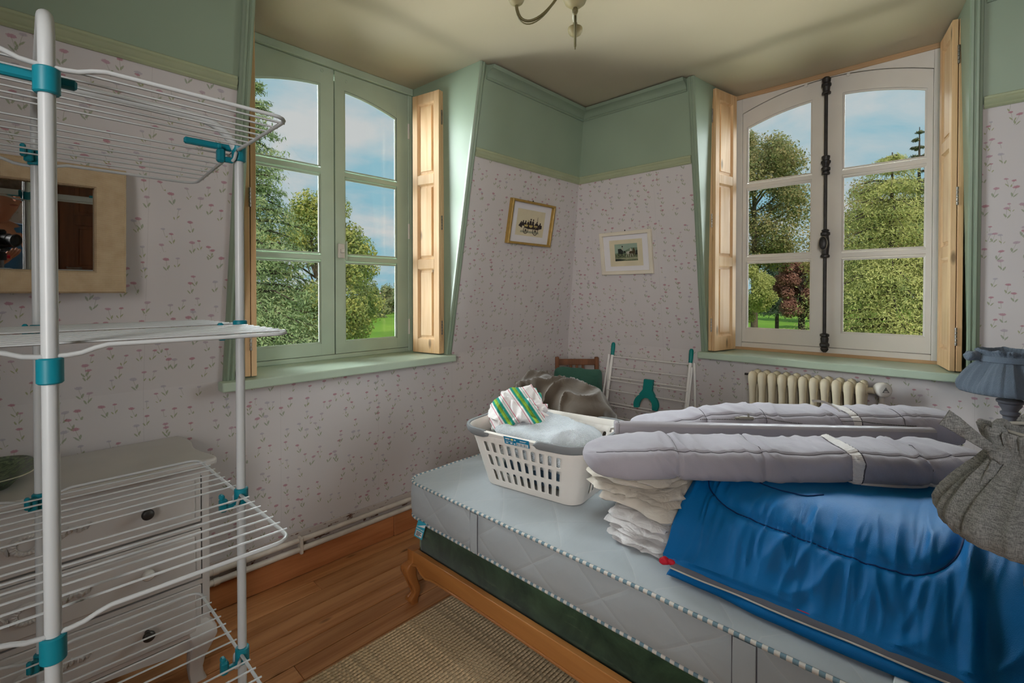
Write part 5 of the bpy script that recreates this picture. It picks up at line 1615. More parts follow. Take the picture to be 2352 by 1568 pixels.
# ================================================================== PICTURES
M_gold = simple('gilt_wood', srgb(166, 134, 70), .42, .12, 30, metal=.15)
M_matt = simple('white_mount_board', srgb(226, 222, 224), .8, .02)
M_print = simple('aged_cream_paper', srgb(214, 202, 172), .85, .05, 12)
M_frame_w = simple('cream_white_frame', srgb(224, 214, 196), .45, .04)
M_inkp = simple('sepia_ink', srgb(56, 46, 44), .85, .3, 60)
M_inky = simple('ochre_ink', srgb(186, 164, 104), .85, .15, 60)
M_inkg = simple('grey_green_wash', srgb(160, 158, 136), .85, .12, 30)
def picture(name, lab_, org, eu, ev, en, W, H, fw, fd, fmat, gap, prn):
    """org: lower left corner on the wall seen from the room"""
    org, eu, ev, en = V(org), V(eu), V(ev), V(en)
    f = lambda a, b, d: org + eu * a + ev * b + en * d
    th = thing(name, tuple(f(W / 2, 0, fd / 2)), lab_, 'picture', 'framed prints in the corner')
    mb = MB()
    def ring(i, d): return [f(i, i, d), f(W - i, i, d), f(W - i, H - i, d), f(i, H - i, d)]
    rs = [ring(0, .001), ring(0, fd - .003), ring(.003, fd), ring(fw - .003, fd), ring(fw, fd - .004), ring(fw, .006)]
    vs = [p for r in rs for p in r]; fs = []
    for r in range(len(rs) - 1):
        for k in range(4): fs.append((r * 4 + k, r * 4 + (k + 1) % 4, (r + 1) * 4 + (k + 1) % 4, (r + 1) * 4 + k))
    mb.add(vs, fs); make('picture_frame', mb, fmat, th)
    def slab(nm, x0, x1, y0, y1, d0, d1, mat, par):
        mb = MB(); mb.prism([(x0, y0), (x1, y0), (x1, y1), (x0, y1)], f, d0, d1); return make(nm, mb, mat, par)
    mo = slab('mount', fw - .001, W - fw + .001, fw - .001, H - fw + .001, .003, .008, M_matt, th)
    p0, p1, q0, q1 = gap
    pr_ = slab('print', p0, p1, q0, q1, .008, .0086, M_print, th)
    prn(f, slab, pr_)
    mb = MB(); mb.tube([f(W * .5, H + .002, .004), f(W * .5, H + .010, .006)], .004, 8); make('hanging_nail', mb, M_iron, th, smooth=40)
    return th
def disc(f, slab_par, cx, cy, r, mat, d, inner=0.0, n=20, sx=1.0):
    mb = MB()
    o = [f(cx + sx * r * cos(2 * pi * k / n), cy + r * sin(2 * pi * k / n), d) for k in range(n)]
    if inner:
        i_ = [f(cx + sx * inner * cos(2 * pi * k / n), cy + inner * sin(2 * pi * k / n), d) for k in range(n)]
        mb.add(o + i_, [(k, (k + 1) % n, n + (k + 1) % n, n + k) for k in range(n)])
    else: mb.add(o, [tuple(range(n))])
    return make('printed_shape', mb, mat, slab_par, recalc=False)
def shape(f, par, pts, mat, d):
    mb = MB(); mb.add([f(a, b, d) for a, b in pts], [tuple(range(len(pts)))]); return make('printed_shape', mb, mat, par, recalc=False)
def carriage(f, slab, par):
    cx, cy = .232, .135
    shape(f, par, [(cx - .105, cy - .052), (cx + .095, cy - .052), (cx + .090, cy - .038), (cx - .10, cy - .038)], M_inkg, .0089)
    shape(f, par, [(cx - .075, cy - .002), (cx - .065, cy - .018), (cx - .02, cy - .024), (cx + .03, cy - .022), (cx + .085, cy - .024), (cx + .09, cy + .012), (cx + .03, cy + .008), (cx - .03, cy + .012), (cx - .075, cy + .014)], M_inkp, .0090)
    for x in (-.050, .000, .052): disc(f, par, cx + x, cy + .000, .013, M_inky, .0092, sx=1.5)
    for (x, r) in ((-.050, .026), (.052, .030)):
        disc(f, par, cx + x, cy - .034, r, M_inkp, .0094, r * .84); disc(f, par, cx + x, cy - .034, r * .22, M_inkp, .0094)
        for k in range(5):
            a = pi * k / 5
            shape(f, par, [(cx + x + r * .9 * cos(a) - .001 * sin(a), cy - .034 + r * .9 * sin(a) + .001 * cos(a)), (cx + x - r * .9 * cos(a) - .001 * sin(a), cy - .034 - r * .9 * sin(a) + .001 * cos(a)), (cx + x - r * .9 * cos(a) + .001 * sin(a), cy - .034 - r * .9 * sin(a) - .001 * cos(a)), (cx + x + r * .9 * cos(a) + .001 * sin(a), cy - .034 + r * .9 * sin(a) - .001 * cos(a))], M_inkp, .0095)
    for (x, h, w) in ((-.105, .020, .013), (-.085, .030, .012), (-.060, .030, .012), (-.032, .036, .012), (-.008, .050, .013), (.018, .048, .013), (.058, .032, .020), (.095, .026, .012)):
        shape(f, par, [(cx + x - w, cy + .004 - .01 * (abs(x) > .08)), (cx + x + w, cy + .004 - .01 * (abs(x) > .08)), (cx + x + w * .75, cy + h * .62), (cx + x, cy + h * .72), (cx + x - w * .75, cy + h * .62)], M_inkp, .0093)
        disc(f, par, cx + x + .002, cy + h * .86, .0065, M_inkp if h != .036 else M_inky, .0096, n=12)
    shape(f, par, [(cx + .062, cy + .03), (cx + .067, cy + .03), (cx + .066, cy + .066), (cx + .063, cy + .066)], M_inkp, .0096)
    shape(f, par, [(cx - .128, cy - .008), (cx - .092, cy - .022), (cx - .088, cy + .004), (cx - .112, cy + .012)], M_inkp, .0094)
    shape(f, par, [(cx + .086, cy - .02), (cx + .118, cy - .012), (cx + .116, cy + .012), (cx + .09, cy + .012)], M_inkp, .0094)
M_sky_p = simple('print_sky_green', srgb(150, 168, 150), .85, .06, 20)
M_field = simple('print_field_green', srgb(104, 112, 84), .85, .35, 90)
M_hill = simple('print_hill', srgb(112, 130, 108), .85, .15, 60)
M_road = simple('print_road', srgb(150, 152, 122), .85, .12, 50)
M_dk = simple('print_dark', srgb(48, 52, 46), .85, .3, 60)
M_horsew = simple('print_white_horse', srgb(186, 180, 164), .85, .1, 60); M_horseb = simple('print_brown_horse', srgb(78, 66, 46), .85, .2, 60)
def hunting(f, slab, par):
    x0, x1, y0, y1 = .118, .302, .098, .222
    slab('printed_shape', x0, x1, y0, y1, .0086, .0089, M_sky_p, par)
    shape(f, par, [(x0, y0), (x1, y0), (x1, y0 + .092), (x1 - .05, y0 + .094), (x1 - .09, y0 + .078), (x1 - .12, y0 + .062), (x0, y0 + .058)], M_hill, .0090)
    shape(f, par, [(x0, y0), (x1, y0), (x1, y0 + .058), (x0 + .09, y0 + .050), (x0, y0 + .052)], M_field, .0091)
    shape(f, par, [(x0, y0 + .006), (x1, y0 + .010), (x1, y0 + .026), (x0 + .06, y0 + .022), (x0, y0 + .020)], M_road, .0092)
    shape(f, par, [(x0, y0), (x0 + .04, y0 + .002), (x0 + .09, y0 + .008), (x0 + .03, y0 + .016), (x0, y0 + .016)], M_dk, .0093)
    shape(f, par, [(x1 - .02, y0 + .04), (x1, y0 + .042), (x1, y0 + .075), (x1 - .012, y0 + .072)], M_dk, .0093)
    # carriage and driver
    shape(f, par, [(x0 + .028, y0 + .052), (x0 + .066, y0 + .050), (x0 + .070, y0 + .072), (x0 + .050, y0 + .090), (x0 + .026, y0 + .088)], M_dk, .0094)
    disc(f, par, x0 + .042, y0 + .048, .016, M_dk, .0095, .012); disc(f, par, x0 + .072, y0 + .044, .013, M_dk, .0095, .010)
    shape(f, par, [(x0 + .056, y0 + .084), (x0 + .072, y0 + .080), (x0 + .068, y0 + .098), (x0 + .060, y0 + .102)], M_inkg, .0096); disc(f, par, x0 + .064, y0 + .105, .0055, M_inkp, .0097, n=12)
    shape(f, par, [(x0 + .070, y0 + .058), (x0 + .090, y0 + .056), (x0 + .088, y0 + .070), (x0 + .074, y0 + .074)], M_dk, .0096)
    # two horses
    for (ox, m_, s) in ((.118, M_horsew, 1.0), (.142, M_horseb, 1.0)):
        shape(f, par, [(x0 + ox - .022, y0 + .052), (x0 + ox + .016, y0 + .050), (x0 + ox + .026, y0 + .062), (x0 + ox + .020, y0 + .084), (x0 + ox + .012, y0 + .092), (x0 + ox + .006, y0 + .084), (x0 + ox + .006, y0 + .070), (x0 + ox - .018, y0 + .068), (x0 + ox - .026, y0 + .060)], m_, .0096 + ox * .002)
        for lx, sl in ((-.018, -.010), (-.010, .004), (.010, -.004), (.018, .012)):
            shape(f, par, [(x0 + ox + lx, y0 + .054), (x0 + ox + lx + .005, y0 + .054), (x0 + ox + lx + sl + .003, y0 + .026), (x0 + ox + lx + sl, y0 + .026)], m_, .0096 + ox * .002)
picture('framed_print', 'gold-framed print of a crowded steam carriage on the papered left wall', (2.312, yl(1.732), 1.732), (1, 0, 0), sL, nL, .452, .300, .016, .034, M_gold, (.082, .372, .062, .242), carriage)
picture('framed_print', 'cream-framed print of a horse-drawn carriage on the right wall', (xr(1.530), 2.008, 1.530), (0, -1, 0), sR, nR, .418, .312, .026, .026, M_frame_w, (.075, .342, .060, .252), hunting)

# ================================================================== CHANDELIER
M_chand = simple('ivory_painted_metal', srgb(150, 138, 104), .45, .08, 10)
M_chand_d = simple('antique_bronze_green', srgb(96, 88, 58), .45, .12, 10)
cc = V((1.643, 1.194, 0))
ch = thing('ceiling_chandelier', (cc.x, cc.y, 2.55), 'ivory painted chandelier with curved arms and cups hanging from the ceiling', 'chandelier')
mb = MB(); mb.lathe([(0, 2.556), (.008, 2.557), (.0125, 2.566), (.0125, 2.574), (.008, 2.582), (.010, 2.585)], 16, Matrix.Translation((cc.x, cc.y, 0))); make('finial', mb, M_chand_d, ch, smooth=60)
mb = MB(); mb.lathe([(.010, 2.583), (.026, 2.588), (.042, 2.602), (.050, 2.622), (.050, 2.632), (.030, 2.645), (.016, 2.665), (.014, 2.70), (.022, 2.715), (.050, 2.725), (.060, 2.744)], 28, Matrix.Translation((cc.x, cc.y, 0))); make('centre_bowl', mb, M_chand, ch, smooth=50)
M_bulb = simple('frosted_bulb', srgb(232, 228, 214), .3, .02)
for k in range(3):
    a = radians((133.5, 36, 236)[k])
    e = V((cos(a), sin(a), 0))
    o = V((cc.x, cc.y, 0))
    path = [o + e * .040 + V((0, 0, 2.640))] + bez(o + e * .07 + V((0, 0, 2.635)), o + e * .12 + V((0, 0, 2.545)), o + e * .235 + V((0, 0, 2.465)), o + e * .245 + V((0, 0, 2.600)), 16)
    mb = MB(); mb.tube(path, .0058, 8); arm = make('arm', mb, M_chand_d, ch, smooth=60)
    path2 = [p + V((0, 0, -.014 * sin(pi * i / (len(path) - 1)))) + e * .004 for i, p in enumerate(path)]
    mb = MB(); mb.tube(path2[2:], .0032, 6); make('arm_wire', mb, M_chand_d, arm, smooth=60)
    q = o + e * .245
    mb = MB(); mb.lathe([(.006, 2.592), (.014, 2.594), (.026, 2.602), (.033, 2.614), (.035, 2.626), (.033, 2.632), (.010, 2.634), (.010, 2.655), (0, 2.655)], 24, Matrix.Translation((q.x, q.y, 0))); make('cup', mb, M_chand, ch, smooth=50)
    mb = MB(); mb.lathe([(.008, 2.655), (.010, 2.664), (.014, 2.678), (.013, 2.692), (.007, 2.708), (0, 2.716)], 14, Matrix.Translation((q.x, q.y, 0))); make('bulb', mb, M_bulb, ch, smooth=60)

# ================================================================== TABLE LAMPS
M_denim = fabric('faded_denim', srgb(98, 109, 122), .12, .95, 420, .25, .35, 18)
M_linen = None
def linen():
    m = NT('grey_linen_weave'); m.set(rough=.95, spec=.1, sheen=.2)
    c = m.coord('Object', (1, 1, 1))
    a = m.noise(m.coord('Object', (90, 90, 900)), 1.0, 2); b = m.noise(m.coord('Object', (900, 900, 90)), 1.0, 2)
    f = m.math('MULTIPLY', m.math('ADD', a, b), .5)
    m.base(m.mix(m.ramp(f, [(.40, 0.0), (.60, 1.0)]), srgb(130, 132, 131), srgb(192, 194, 192)))
    m.bump(m.math('ADD', f, m.math('MULTIPLY', m.noise(c, 14, 3), .8)), .5, .004)
    return m.mat
M_linen = linen()
M_pewt = simple('dark_grey_turned_wood', srgb(92, 92, 98), .4, .15, 20)
def skirt_shade(c, prof, pleats, amp, mat, parent, seed, name='lamp_shade', n=150, ruffle=0.0):
    mb = MB(); P = []
    for i, (r, z, k) in enumerate(prof):
        row = []
        for j in range(n):
            a = 2 * pi * j / n
            q = V((cos(a) * 2.2, sin(a) * 2.2, z * 3))
            w = amp * k * (.55 * sin(pleats * a + 2.2 * nz(q, 1, seed)) + 1.2 * nz(V((cos(a) * 5, sin(a) * 5, z * 5)), 1, seed + 1))
            fine = ruffle * k * sin(46 * a + 3 * nz(q, 2, seed))
            rr = r + w + fine
            row.append(V((c[0] + rr * cos(a), c[1] + rr * sin(a), c[2] + z + .4 * w * k)))
        P.append(row)
    mb.grid(P, cv=True)
    o = make(name, mb, mat, parent, smooth=70)
    s = o.modifiers.new('cloth', 'SOLIDIFY'); s.thickness = .0022
    return o
# denim lamp on the far side of the bed
dl = (2.85, -.135)
M_table = wood('bedside_table_wood', srgb(110, 76, 50), srgb(140, 98, 64), 0, .5, 10)
def bedside(name, lab_, x0, x1, y0, y1, zt):
    t = thing(name, ((x0 + x1) / 2, (y0 + y1) / 2, 0), lab_, 'bedside table', 'bedside tables')
    mb = MB(); mb.box((x0, y0, zt - .025), (x1, y1, zt), .006); make('table_top', mb, M_table, t)
    mb = MB(); mb.box((x0 + .02, y0 + .02, zt - .14), (x1 - .02, y1 - .02, zt - .025), .003); make('drawer_box', mb, M_table, t)
    for x in (x0 + .035, x1 - .035):
        for y in (y0 + .035, y1 - .035):
            mb = MB(); mb.lathe([(.010, 0), (.013, .05), (.016, zt * .5), (.018, zt - .14)], 12, Matrix.Translation((x, y, 0))); make('leg', mb, M_table, t, smooth=40)
bedside('bedside_table', 'wooden bedside table carrying the denim lamp beyond the bed', 2.70, 3.10, -.42, -.02, .62)
lampd = thing('table_lamp', (dl[0], dl[1], .62), 'table lamp with faded blue denim shade on a turned grey base', 'lamp', 'table lamps beside the bed')
mb = MB(); mb.lathe([(.0, .62), (.075, .62), (.078, .632), (.060, .645), (.030, .655), (.022, .68), (.026, .70), (.020, .72), (.0225, .80), (.0225, .885), (.030, .893), (.031, .902), (.024, .908), (.028, .918), (.036, .930), (.036, .938), (.043, .944), (.043, .952), (.034, .958), (.020, .964), (.018, 1.02), (0, 1.02)], 28, Matrix.Translation((*dl, 0))); make('lamp_base', mb, M_pewt, lampd, smooth=35)
skirt_shade((*dl, 0), [(0.1562, 0.9814, .5), (0.1618, 0.9852, .6), (0.1655, 1.0019, .8), (0.1600, 1.0205, 1), (0.1395, 1.0577, 1), (0.1163, 1.0902, .9), (0.0967, 1.1098, .6), (0.0930, 1.1191, .3), (0.0939, 1.1321, .3), (0.0921, 1.1395, .3), (0.0986, 1.1470, .8), (0.1042, 1.1544, 1.0), (0.0986, 1.1600, 1.0), (0.0893, 1.1507, .6), (0.0856, 1.1228, .3)], 7, .010, M_denim, lampd, 3, ruffle=.003)
mb = MB(); P = [[V((dl[0] + (r + .003) * cos(2 * pi * j / 80), dl[1] + (r + .003) * sin(2 * pi * j / 80), z)) for j in range(80)] for r, z in ((.1005, 1.112), (.103, 1.114), (.103, 1.134), (.100, 1.136))]
mb.grid(P, cv=True); make('shade_tie', mb, M_denim, lampd, smooth=50)
mb = MB(); softbox(mb, (dl[0] - .045, dl[1] + .118, 1.128), (.030, .026, .020), .8, .9, disp=lambda p, n, a, b: .012 * nz(p, 40, 2), sp=.004); make('tie_bow', mb, M_denim, lampd, smooth=60)
# grey linen lamp in the right foreground
gl = (1.118, -.098)
bedside('bedside_table', 'wooden bedside table carrying the grey linen lamp at the near side of the bed', .93, 1.215, -.40, -.02 - .0, .62)
lampg = thing('table_lamp', (gl[0], gl[1] - .05, .62), 'table lamp with grey linen shade tied in a bow, right foreground', 'lamp', 'table lamps beside the bed')
gl = (gl[0], gl[1])
mb = MB(); mb.lathe([(.0, .62), (.07, .62), (.073, .632), (.055, .645), (.028, .655), (.020, .68), (.024, .70), (.019, .72), (.020, .90), (.028, .93), (.028, .94), (.016, .95), (.014, 1.10), (0, 1.10)], 24, Matrix.Translation((*gl, 0))); make('lamp_base', mb, M_pewt, lampg, smooth=35)
skirt_shade((*gl, 0), [(0.1200, 1.0084, .6), (0.1264, 1.0100, .8), (0.1328, 1.0196, 1), (0.1344, 1.0340, 1), (0.1280, 1.0516, 1.0), (0.1136, 1.0740, 1.0), (0.0960, 1.0980, 1), (0.0800, 1.1188, .9), (0.0720, 1.1332, .7), (0.0688, 1.1412, .5), (0.0696, 1.1492, .6), (0.0736, 1.1620, 1.0), (0.0768, 1.1764, 1.2), (0.0736, 1.1812, 1.2), (0.0672, 1.1716, .8), (0.0640, 1.1500, .5)], 6, .012, M_linen, lampg, 11, ruffle=.0022)
M_ring = simple('white_wire_ring', srgb(220, 218, 210), .3, .02)
mb = MB(); mb.tube([(gl[0] + .058 * cos(2 * pi * k / 40), gl[1] + .058 * sin(2 * pi * k / 40), 1.180) for k in range(40)], .0028, 8, closed=True); make('shade_ring', mb, M_ring, lampg, smooth=60)
# knotted sash facing the window side
kd = V((-.30, .955, 0)).normalized(); ks = V((kd.y, -kd.x, 0))     # towards the bed foot; sideways
k0 = V((gl[0], gl[1], 1.140)) + V((-.044, .056, .006))
mb = MB(); softbox(mb, k0, (.016, .013, .015), .8, .8, disp=lambda p, n, a, b: .006 * ridge(p, 60, 3), sp=.003); make('sash_knot', mb, M_linen, lampg, smooth=70)
def strip(p0, p1, p2, p3, w0, w1, nrm, name='sash_end'):
    pts = bez(p0, p1, p2, p3, 14); mb = MB(); P = []
    for i, p in enumerate(pts):
        t = (pts[min(i + 1, 14)] - pts[max(i - 1, 0)]).normalized(); sd_ = t.cross(V(nrm)).normalized(); w = w0 + (w1 - w0) * i / 14
        cr = .004 * sin(i * .9)
        P.append([p - sd_ * w, p + V(nrm) * (.004 + cr), p + sd_ * w, p + sd_ * w - V(nrm) * .003, p - V(nrm) * (.001 - cr), p - sd_ * w - V(nrm) * .003])
    mb.grid(P, cv=True); mb.f.append(tuple(range(6))); mb.m.append(0); mb.f.append(tuple(14 * 6 + k for k in range(6))); mb.m.append(0)
    make(name, mb, M_linen, lampg, smooth=60)
nf = V((-.72, -.30, .2)).normalized()
strip(k0, k0 + V((-.020, .028, .018)), k0 + V((-.030, .046, .040)), k0 + V((-.034, .066, .052)), .006, .014, nf)
strip(k0, k0 + V((-.010, .006, .040)), k0 + V((.006, .000, .058)), k0 + V((.020, -.006, .030)), .008, .012, nf, 'bow_loop')
strip(k0, k0 + V((-.012, .002, -.020)), k0 + V((-.018, .010, -.036)), k0 + V((-.016, .014, -.058)), .008, .013, nf)

# ================================================================== JUTE RUG
def jute():
    m = NT('woven_jute'); m.set(rough=.95, spec=.1)
    c = m.coord()
    v = m.n('ShaderNodeTexVoronoi'); v.inputs['Scale'].default_value = 1.0
    mp = m.coord('Object', (60, 95, 60)); m.l(mp, v.inputs['Vector'])
    n = m.noise(m.coord('Object', (2, 26, 2)), 1.0, 4)
    n2 = m.noise(c, 60, 3)
    col = m.mix(m.ramp(v.outputs['Distance'], [(.1, 1.0), (.7, 0.0)]), srgb(158, 132, 100), srgb(220, 196, 160))
    col = m.mix(m.ramp(n, [(.42, 0.0), (.66, .55)]), col, srgb(122, 96, 68))
    m.base(m.mix(m.math('MULTIPLY', n2, .3), col, srgb(200, 176, 140)))
    m.bump(m.math('SUBTRACT', 1.0, v.outputs['Distance']), .7, .006)
    return m.mat
rug = thing('jute_rug', (1.3, .4, 0), 'beige woven jute rug on the floorboards beside and under the bed', 'rug')
mb = MB(); P = []
nx, ny = 60, 24
mb.box((.62, .05, .0010), (2.5, 1.700, .011), .004); make('rug_weave', mb, jute(), rug)
# raised braid rows: the nearest rows that read as single plaits
M_braid = simple('jute_braid', srgb(214, 190, 154), .95, .35, 90, .6, 160)
br0 = None
for i in range(64):
    y = 1.693 - i * .0155
    if br0 is None:
        mb = MB(); P = []
        N = 560
        for q in range(N + 1):
            x = .63 + (1.86) * q / N; ph = q * pi / 2
            tw = .0011 * sin(ph)
            P.append([V((x, y - .0076, .0085)), V((x, y - .005 , .0125 + tw)), V((x, y, .0142 - tw * .4)), V((x, y + .005, .0125 - tw)), V((x, y + .0076, .0085))])
        mb.grid(P); br0 = make('rug_braid', mb, M_braid, rug, smooth=70)
    else:
        o = clone(br0, V((WL[br0.name].x + (.006 if i % 2 else 0), y, WL[br0.name].z)), rug)
mb = MB(); mb.tube(spline([(1.13, 1.04, .016), (1.19, 1.05, .020), (1.22, 1.02, .018), (1.27, 1.03, .019), (1.30, .99, .017)], 8), .0011, 5); make('loose_fibre', mb, M_braid, rug, smooth=60)

# ================================================================== GARDEN
GZ = -3.6
def lawn_mat():
    m = NT('mown_lawn'); m.set(rough=.9, spec=.1)
    w = m.world((1, 1, 1))
    n = m.noise(w, .08, 5); n2 = m.noise(w, 1.2, 5, .7)
    col = m.mix(m.ramp(n, [(.35, 0.0), (.65, 1.0)]), srgb(92, 132, 44), srgb(128, 164, 58))
    m.base(m.mix(m.math('MULTIPLY', n2, .45), col, srgb(72, 108, 40)))
    m.bump(n2, .4, .1)
    return m.mat
mb = MB(); n = 48
rad_ = [0, 12, 30, 60, 110, 180, 300, 420]
P = [[V((8 + r * cos(2 * pi * k / n), 8 + r * sin(2 * pi * k / n), GZ + .18 * nz(V((r * cos(k), r * sin(k), 0)), .05, 2) * min(1, r / 30))) for k in range(n)] for r in rad_]
mb.grid(P, cv=True)
make('lawn', mb, lawn_mat(), kind='structure', smooth=80)

def haze(c):  # aerial haze mixed into the leaf colours: greyer and paler
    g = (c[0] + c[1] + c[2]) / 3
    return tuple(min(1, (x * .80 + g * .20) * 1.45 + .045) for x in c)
def leaf_mat(name, cols, transl=.48, nsc=1.1):
    m = NT(name); m.t.nodes.remove(m.bs)
    g = m.n('ShaderNodeNewGeometry')
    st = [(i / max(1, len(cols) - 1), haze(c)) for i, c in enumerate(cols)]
    pn = m.noise(m.world(), nsc, 3, .6)
    f = m.math('ADD', m.math('MULTIPLY', g.outputs['Random Per Island'], .45), m.math('MULTIPLY', m.ramp(pn, [(.32, 0.0), (.68, 1.0)]), .55))
    col = m.ramp(f, st)
    d = m.n('ShaderNodeBsdfDiffuse'); t = m.n('ShaderNodeBsdfTranslucent'); mx = m.n('ShaderNodeMixShader')
    m.l(col, d.inputs['Color']); m.l(col, t.inputs['Color']); mx.inputs[0].default_value = transl
    m.l(d.outputs[0], mx.inputs[1]); m.l(t.outputs[0], mx.inputs[2]); m.l(mx.outputs[0], m.out.inputs['Surface'])
    return m.mat
M_bark = simple('grey_brown_bark', srgb(92, 80, 66), .9, .3, 3, .6, 12)
M_bark_d = simple('dark_bark', srgb(66, 56, 50), .9, .3, 3, .6, 12)
def leaf_mesh(name, C, N, size, aspect, mat, parent, rng, droop=0.0):
    """one small bent blade per point: C centres (n,3), N preferred normals"""
    n = len(C)
    t = rng.normal(size=(n, 3)); t[:, 2] -= droop
    N = N + rng.normal(size=(n, 3)) * .55
    N /= np.linalg.norm(N, axis=1, keepdims=True) + 1e-9
    t -= N * (t * N).sum(1, keepdims=True); t /= np.linalg.norm(t, axis=1, keepdims=True) + 1e-9
    b = np.cross(N, t)
    s = size * rng.uniform(.6, 1.35, size=(n, 1))
    v = np.empty((n, 4, 3))
    v[:, 0] = C - t * s; v[:, 1] = C + b * s * aspect - N * s * .12; v[:, 2] = C + t * s; v[:, 3] = C - b * s * aspect - N * s * .12
    c0 = V((float(C[:, 0].mean()), float(C[:, 1].mean()), float(C[:, 2].mean())))
    v = (v - np.array(c0)).reshape(-1, 3)
    me = bpy.data.meshes.new(name)
    me.vertices.add(n * 4); me.vertices.foreach_set('co', v.ravel().astype(np.float32))
    me.loops.add(n * 4); me.loops.foreach_set('vertex_index', np.arange(n * 4, dtype=np.int32))
    me.polygons.add(n); me.polygons.foreach_set('loop_start', np.arange(0, n * 4, 4, dtype=np.int32))
    me.update(); me.validate()
    me.materials.append(mat)
    o = bpy.data.objects.new(name, me); COL.objects.link(o); place(o, c0, parent)
    o['kind'] = 'stuff'
    return o
FWD = V((cos(radians(43.45)), sin(radians(43.45)), 0)); RGT = V((FWD.y, -FWD.x, 0))
def at(off, depth):
    """ground point: sideways offset per metre of depth, and depth along the view axis"""
    p = FWD * depth + RGT * (off * depth); return p.x, p.y
def broadleaf(name, lab_, pos, zc, rx, rz, nleaf, size, cols, seed, trunk_r=.18, clumps=46, bark=None, open_=.0, group='broadleaf trees in the park'):
    rng = np.random.default_rng(seed); x, y = pos
    th = thing(name, (x, y, GZ), lab_, 'tree', group)
    mb = MB(); mb.tube([(x, y, GZ - .1), (x + .05, y, GZ + 1.2), (x - .05, y + .05, zc)], [trunk_r * 1.25, trunk_r, trunk_r * .5], 10); make('trunk', mb, bark or M_bark, th, smooth=60)
    d = rng.normal(size=(clumps, 3)); d /= np.linalg.norm(d, axis=1, keepdims=True)
    rr = rng.uniform(.45, .92, size=(clumps, 1)) ** .7
    CC = np.array([x, y, zc]) + d * rr * np.array([rx, rx, rz])
    cr = rng.uniform(.20, .36, size=clumps) * min(rx, rz)
    mb = MB()
    for i in range(0, clumps, 2):
        c = V(CC[i]); o = V((x, y, min(zc + .1 * rz, max(GZ + 1.0, c.z - .6 * rz * rng.uniform(.3, .8)))))
        mb.tube([o, o.lerp(c, .5) + V((0, 0, .12 * rz * rng.uniform(-.5, 1))), c], [trunk_r * .35, trunk_r * .2, trunk_r * .06], 5)
    make('branches', mb, bark or M_bark, th, smooth=60)
    pick = rng.integers(0, clumps, nleaf)
    dd = rng.normal(size=(nleaf, 3)); dd /= np.linalg.norm(dd, axis=1, keepdims=True)
    rad = rng.uniform(0, 1, size=(nleaf, 1)) ** .4
    C = CC[pick] + dd * rad * cr[pick][:, None] * (1.0 + open_ * rng.uniform(0, .8, size=(nleaf, 1)))
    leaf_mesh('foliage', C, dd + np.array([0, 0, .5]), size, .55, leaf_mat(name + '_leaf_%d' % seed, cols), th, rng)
    return th
def conifer(name, lab_, pos, z0, z1, r0, nleaf, size, cols, seed, trunk_r=.22, power=.8, droop=.5, whorls=26, per=9, aspect=.28, sparse=0.0, top_sparse=0.0, group='conifers in the park'):
    rng = np.random.default_rng(seed); x, y = pos
    th = thing(name, (x, y, GZ), lab_, 'tree', group)
    mb = MB(); mb.tube([(x, y, GZ - .1), (x, y, (z0 + z1) / 2), (x, y, z1)], [trunk_r, trunk_r * .6, .02], 10); make('trunk', mb, M_bark_d, th, smooth=60)
    A = []; B = []; mb = MB()
    for w in range(whorls):
        t = (w + rng.uniform(0, .6)) / whorls
        z = z0 + (z1 - z0) * t
        R_ = r0 * (1 - t) ** power + .15
        for k in range(per):
            a = 2 * pi * (k + rng.uniform(0, .9)) / per; rl = R_ * rng.uniform(.62, 1.06)
            if rng.uniform() < sparse + top_sparse * t: continue
            p0 = np.array([x, y, z]); p1 = np.array([x + rl * cos(a), y + rl * sin(a), z - droop * rl * rng.uniform(.25, .6) + .1 * rl])
            A.append(p0); B.append(p1)
            if k % 2 == 0 or sparse > .2: mb.tube([V(p0), V((p0 + p1) / 2 + np.array([0, 0, .08 * rl])), V(p1)], [.05, .03, .008], 4)
    make('branches', mb, M_bark_d, th, smooth=60)
    A = np.array(A); B = np.array(B); ln = np.linalg.norm(B - A, axis=1)
    pr_ = ln / ln.sum(); pick = rng.choice(len(A), nleaf, p=pr_)
    s = rng.uniform(0.10, 1.0, size=(nleaf, 1)) ** .75
    C = A[pick] + (B - A)[pick] * s
    C[:, 2] += .08 * ln[pick] * np.sin(np.pi * s[:, 0])
    spread = (.10 + .22 * s * (1.15 - s)) * ln[pick][:, None]
    C = C + rng.normal(size=(nleaf, 3)) * spread * np.array([.8, .8, .38]) - np.abs(rng.normal(size=(nleaf, 1))) * np.array([0, 0, .10 * droop]) * ln[pick][:, None]
    out = C - np.array([x, y, 0]); out[:, 2] = 0; out /= np.linalg.norm(out, axis=1, keepdims=True) + 1e-6
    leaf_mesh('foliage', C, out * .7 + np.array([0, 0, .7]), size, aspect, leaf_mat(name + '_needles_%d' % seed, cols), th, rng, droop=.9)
    return th
S = srgb
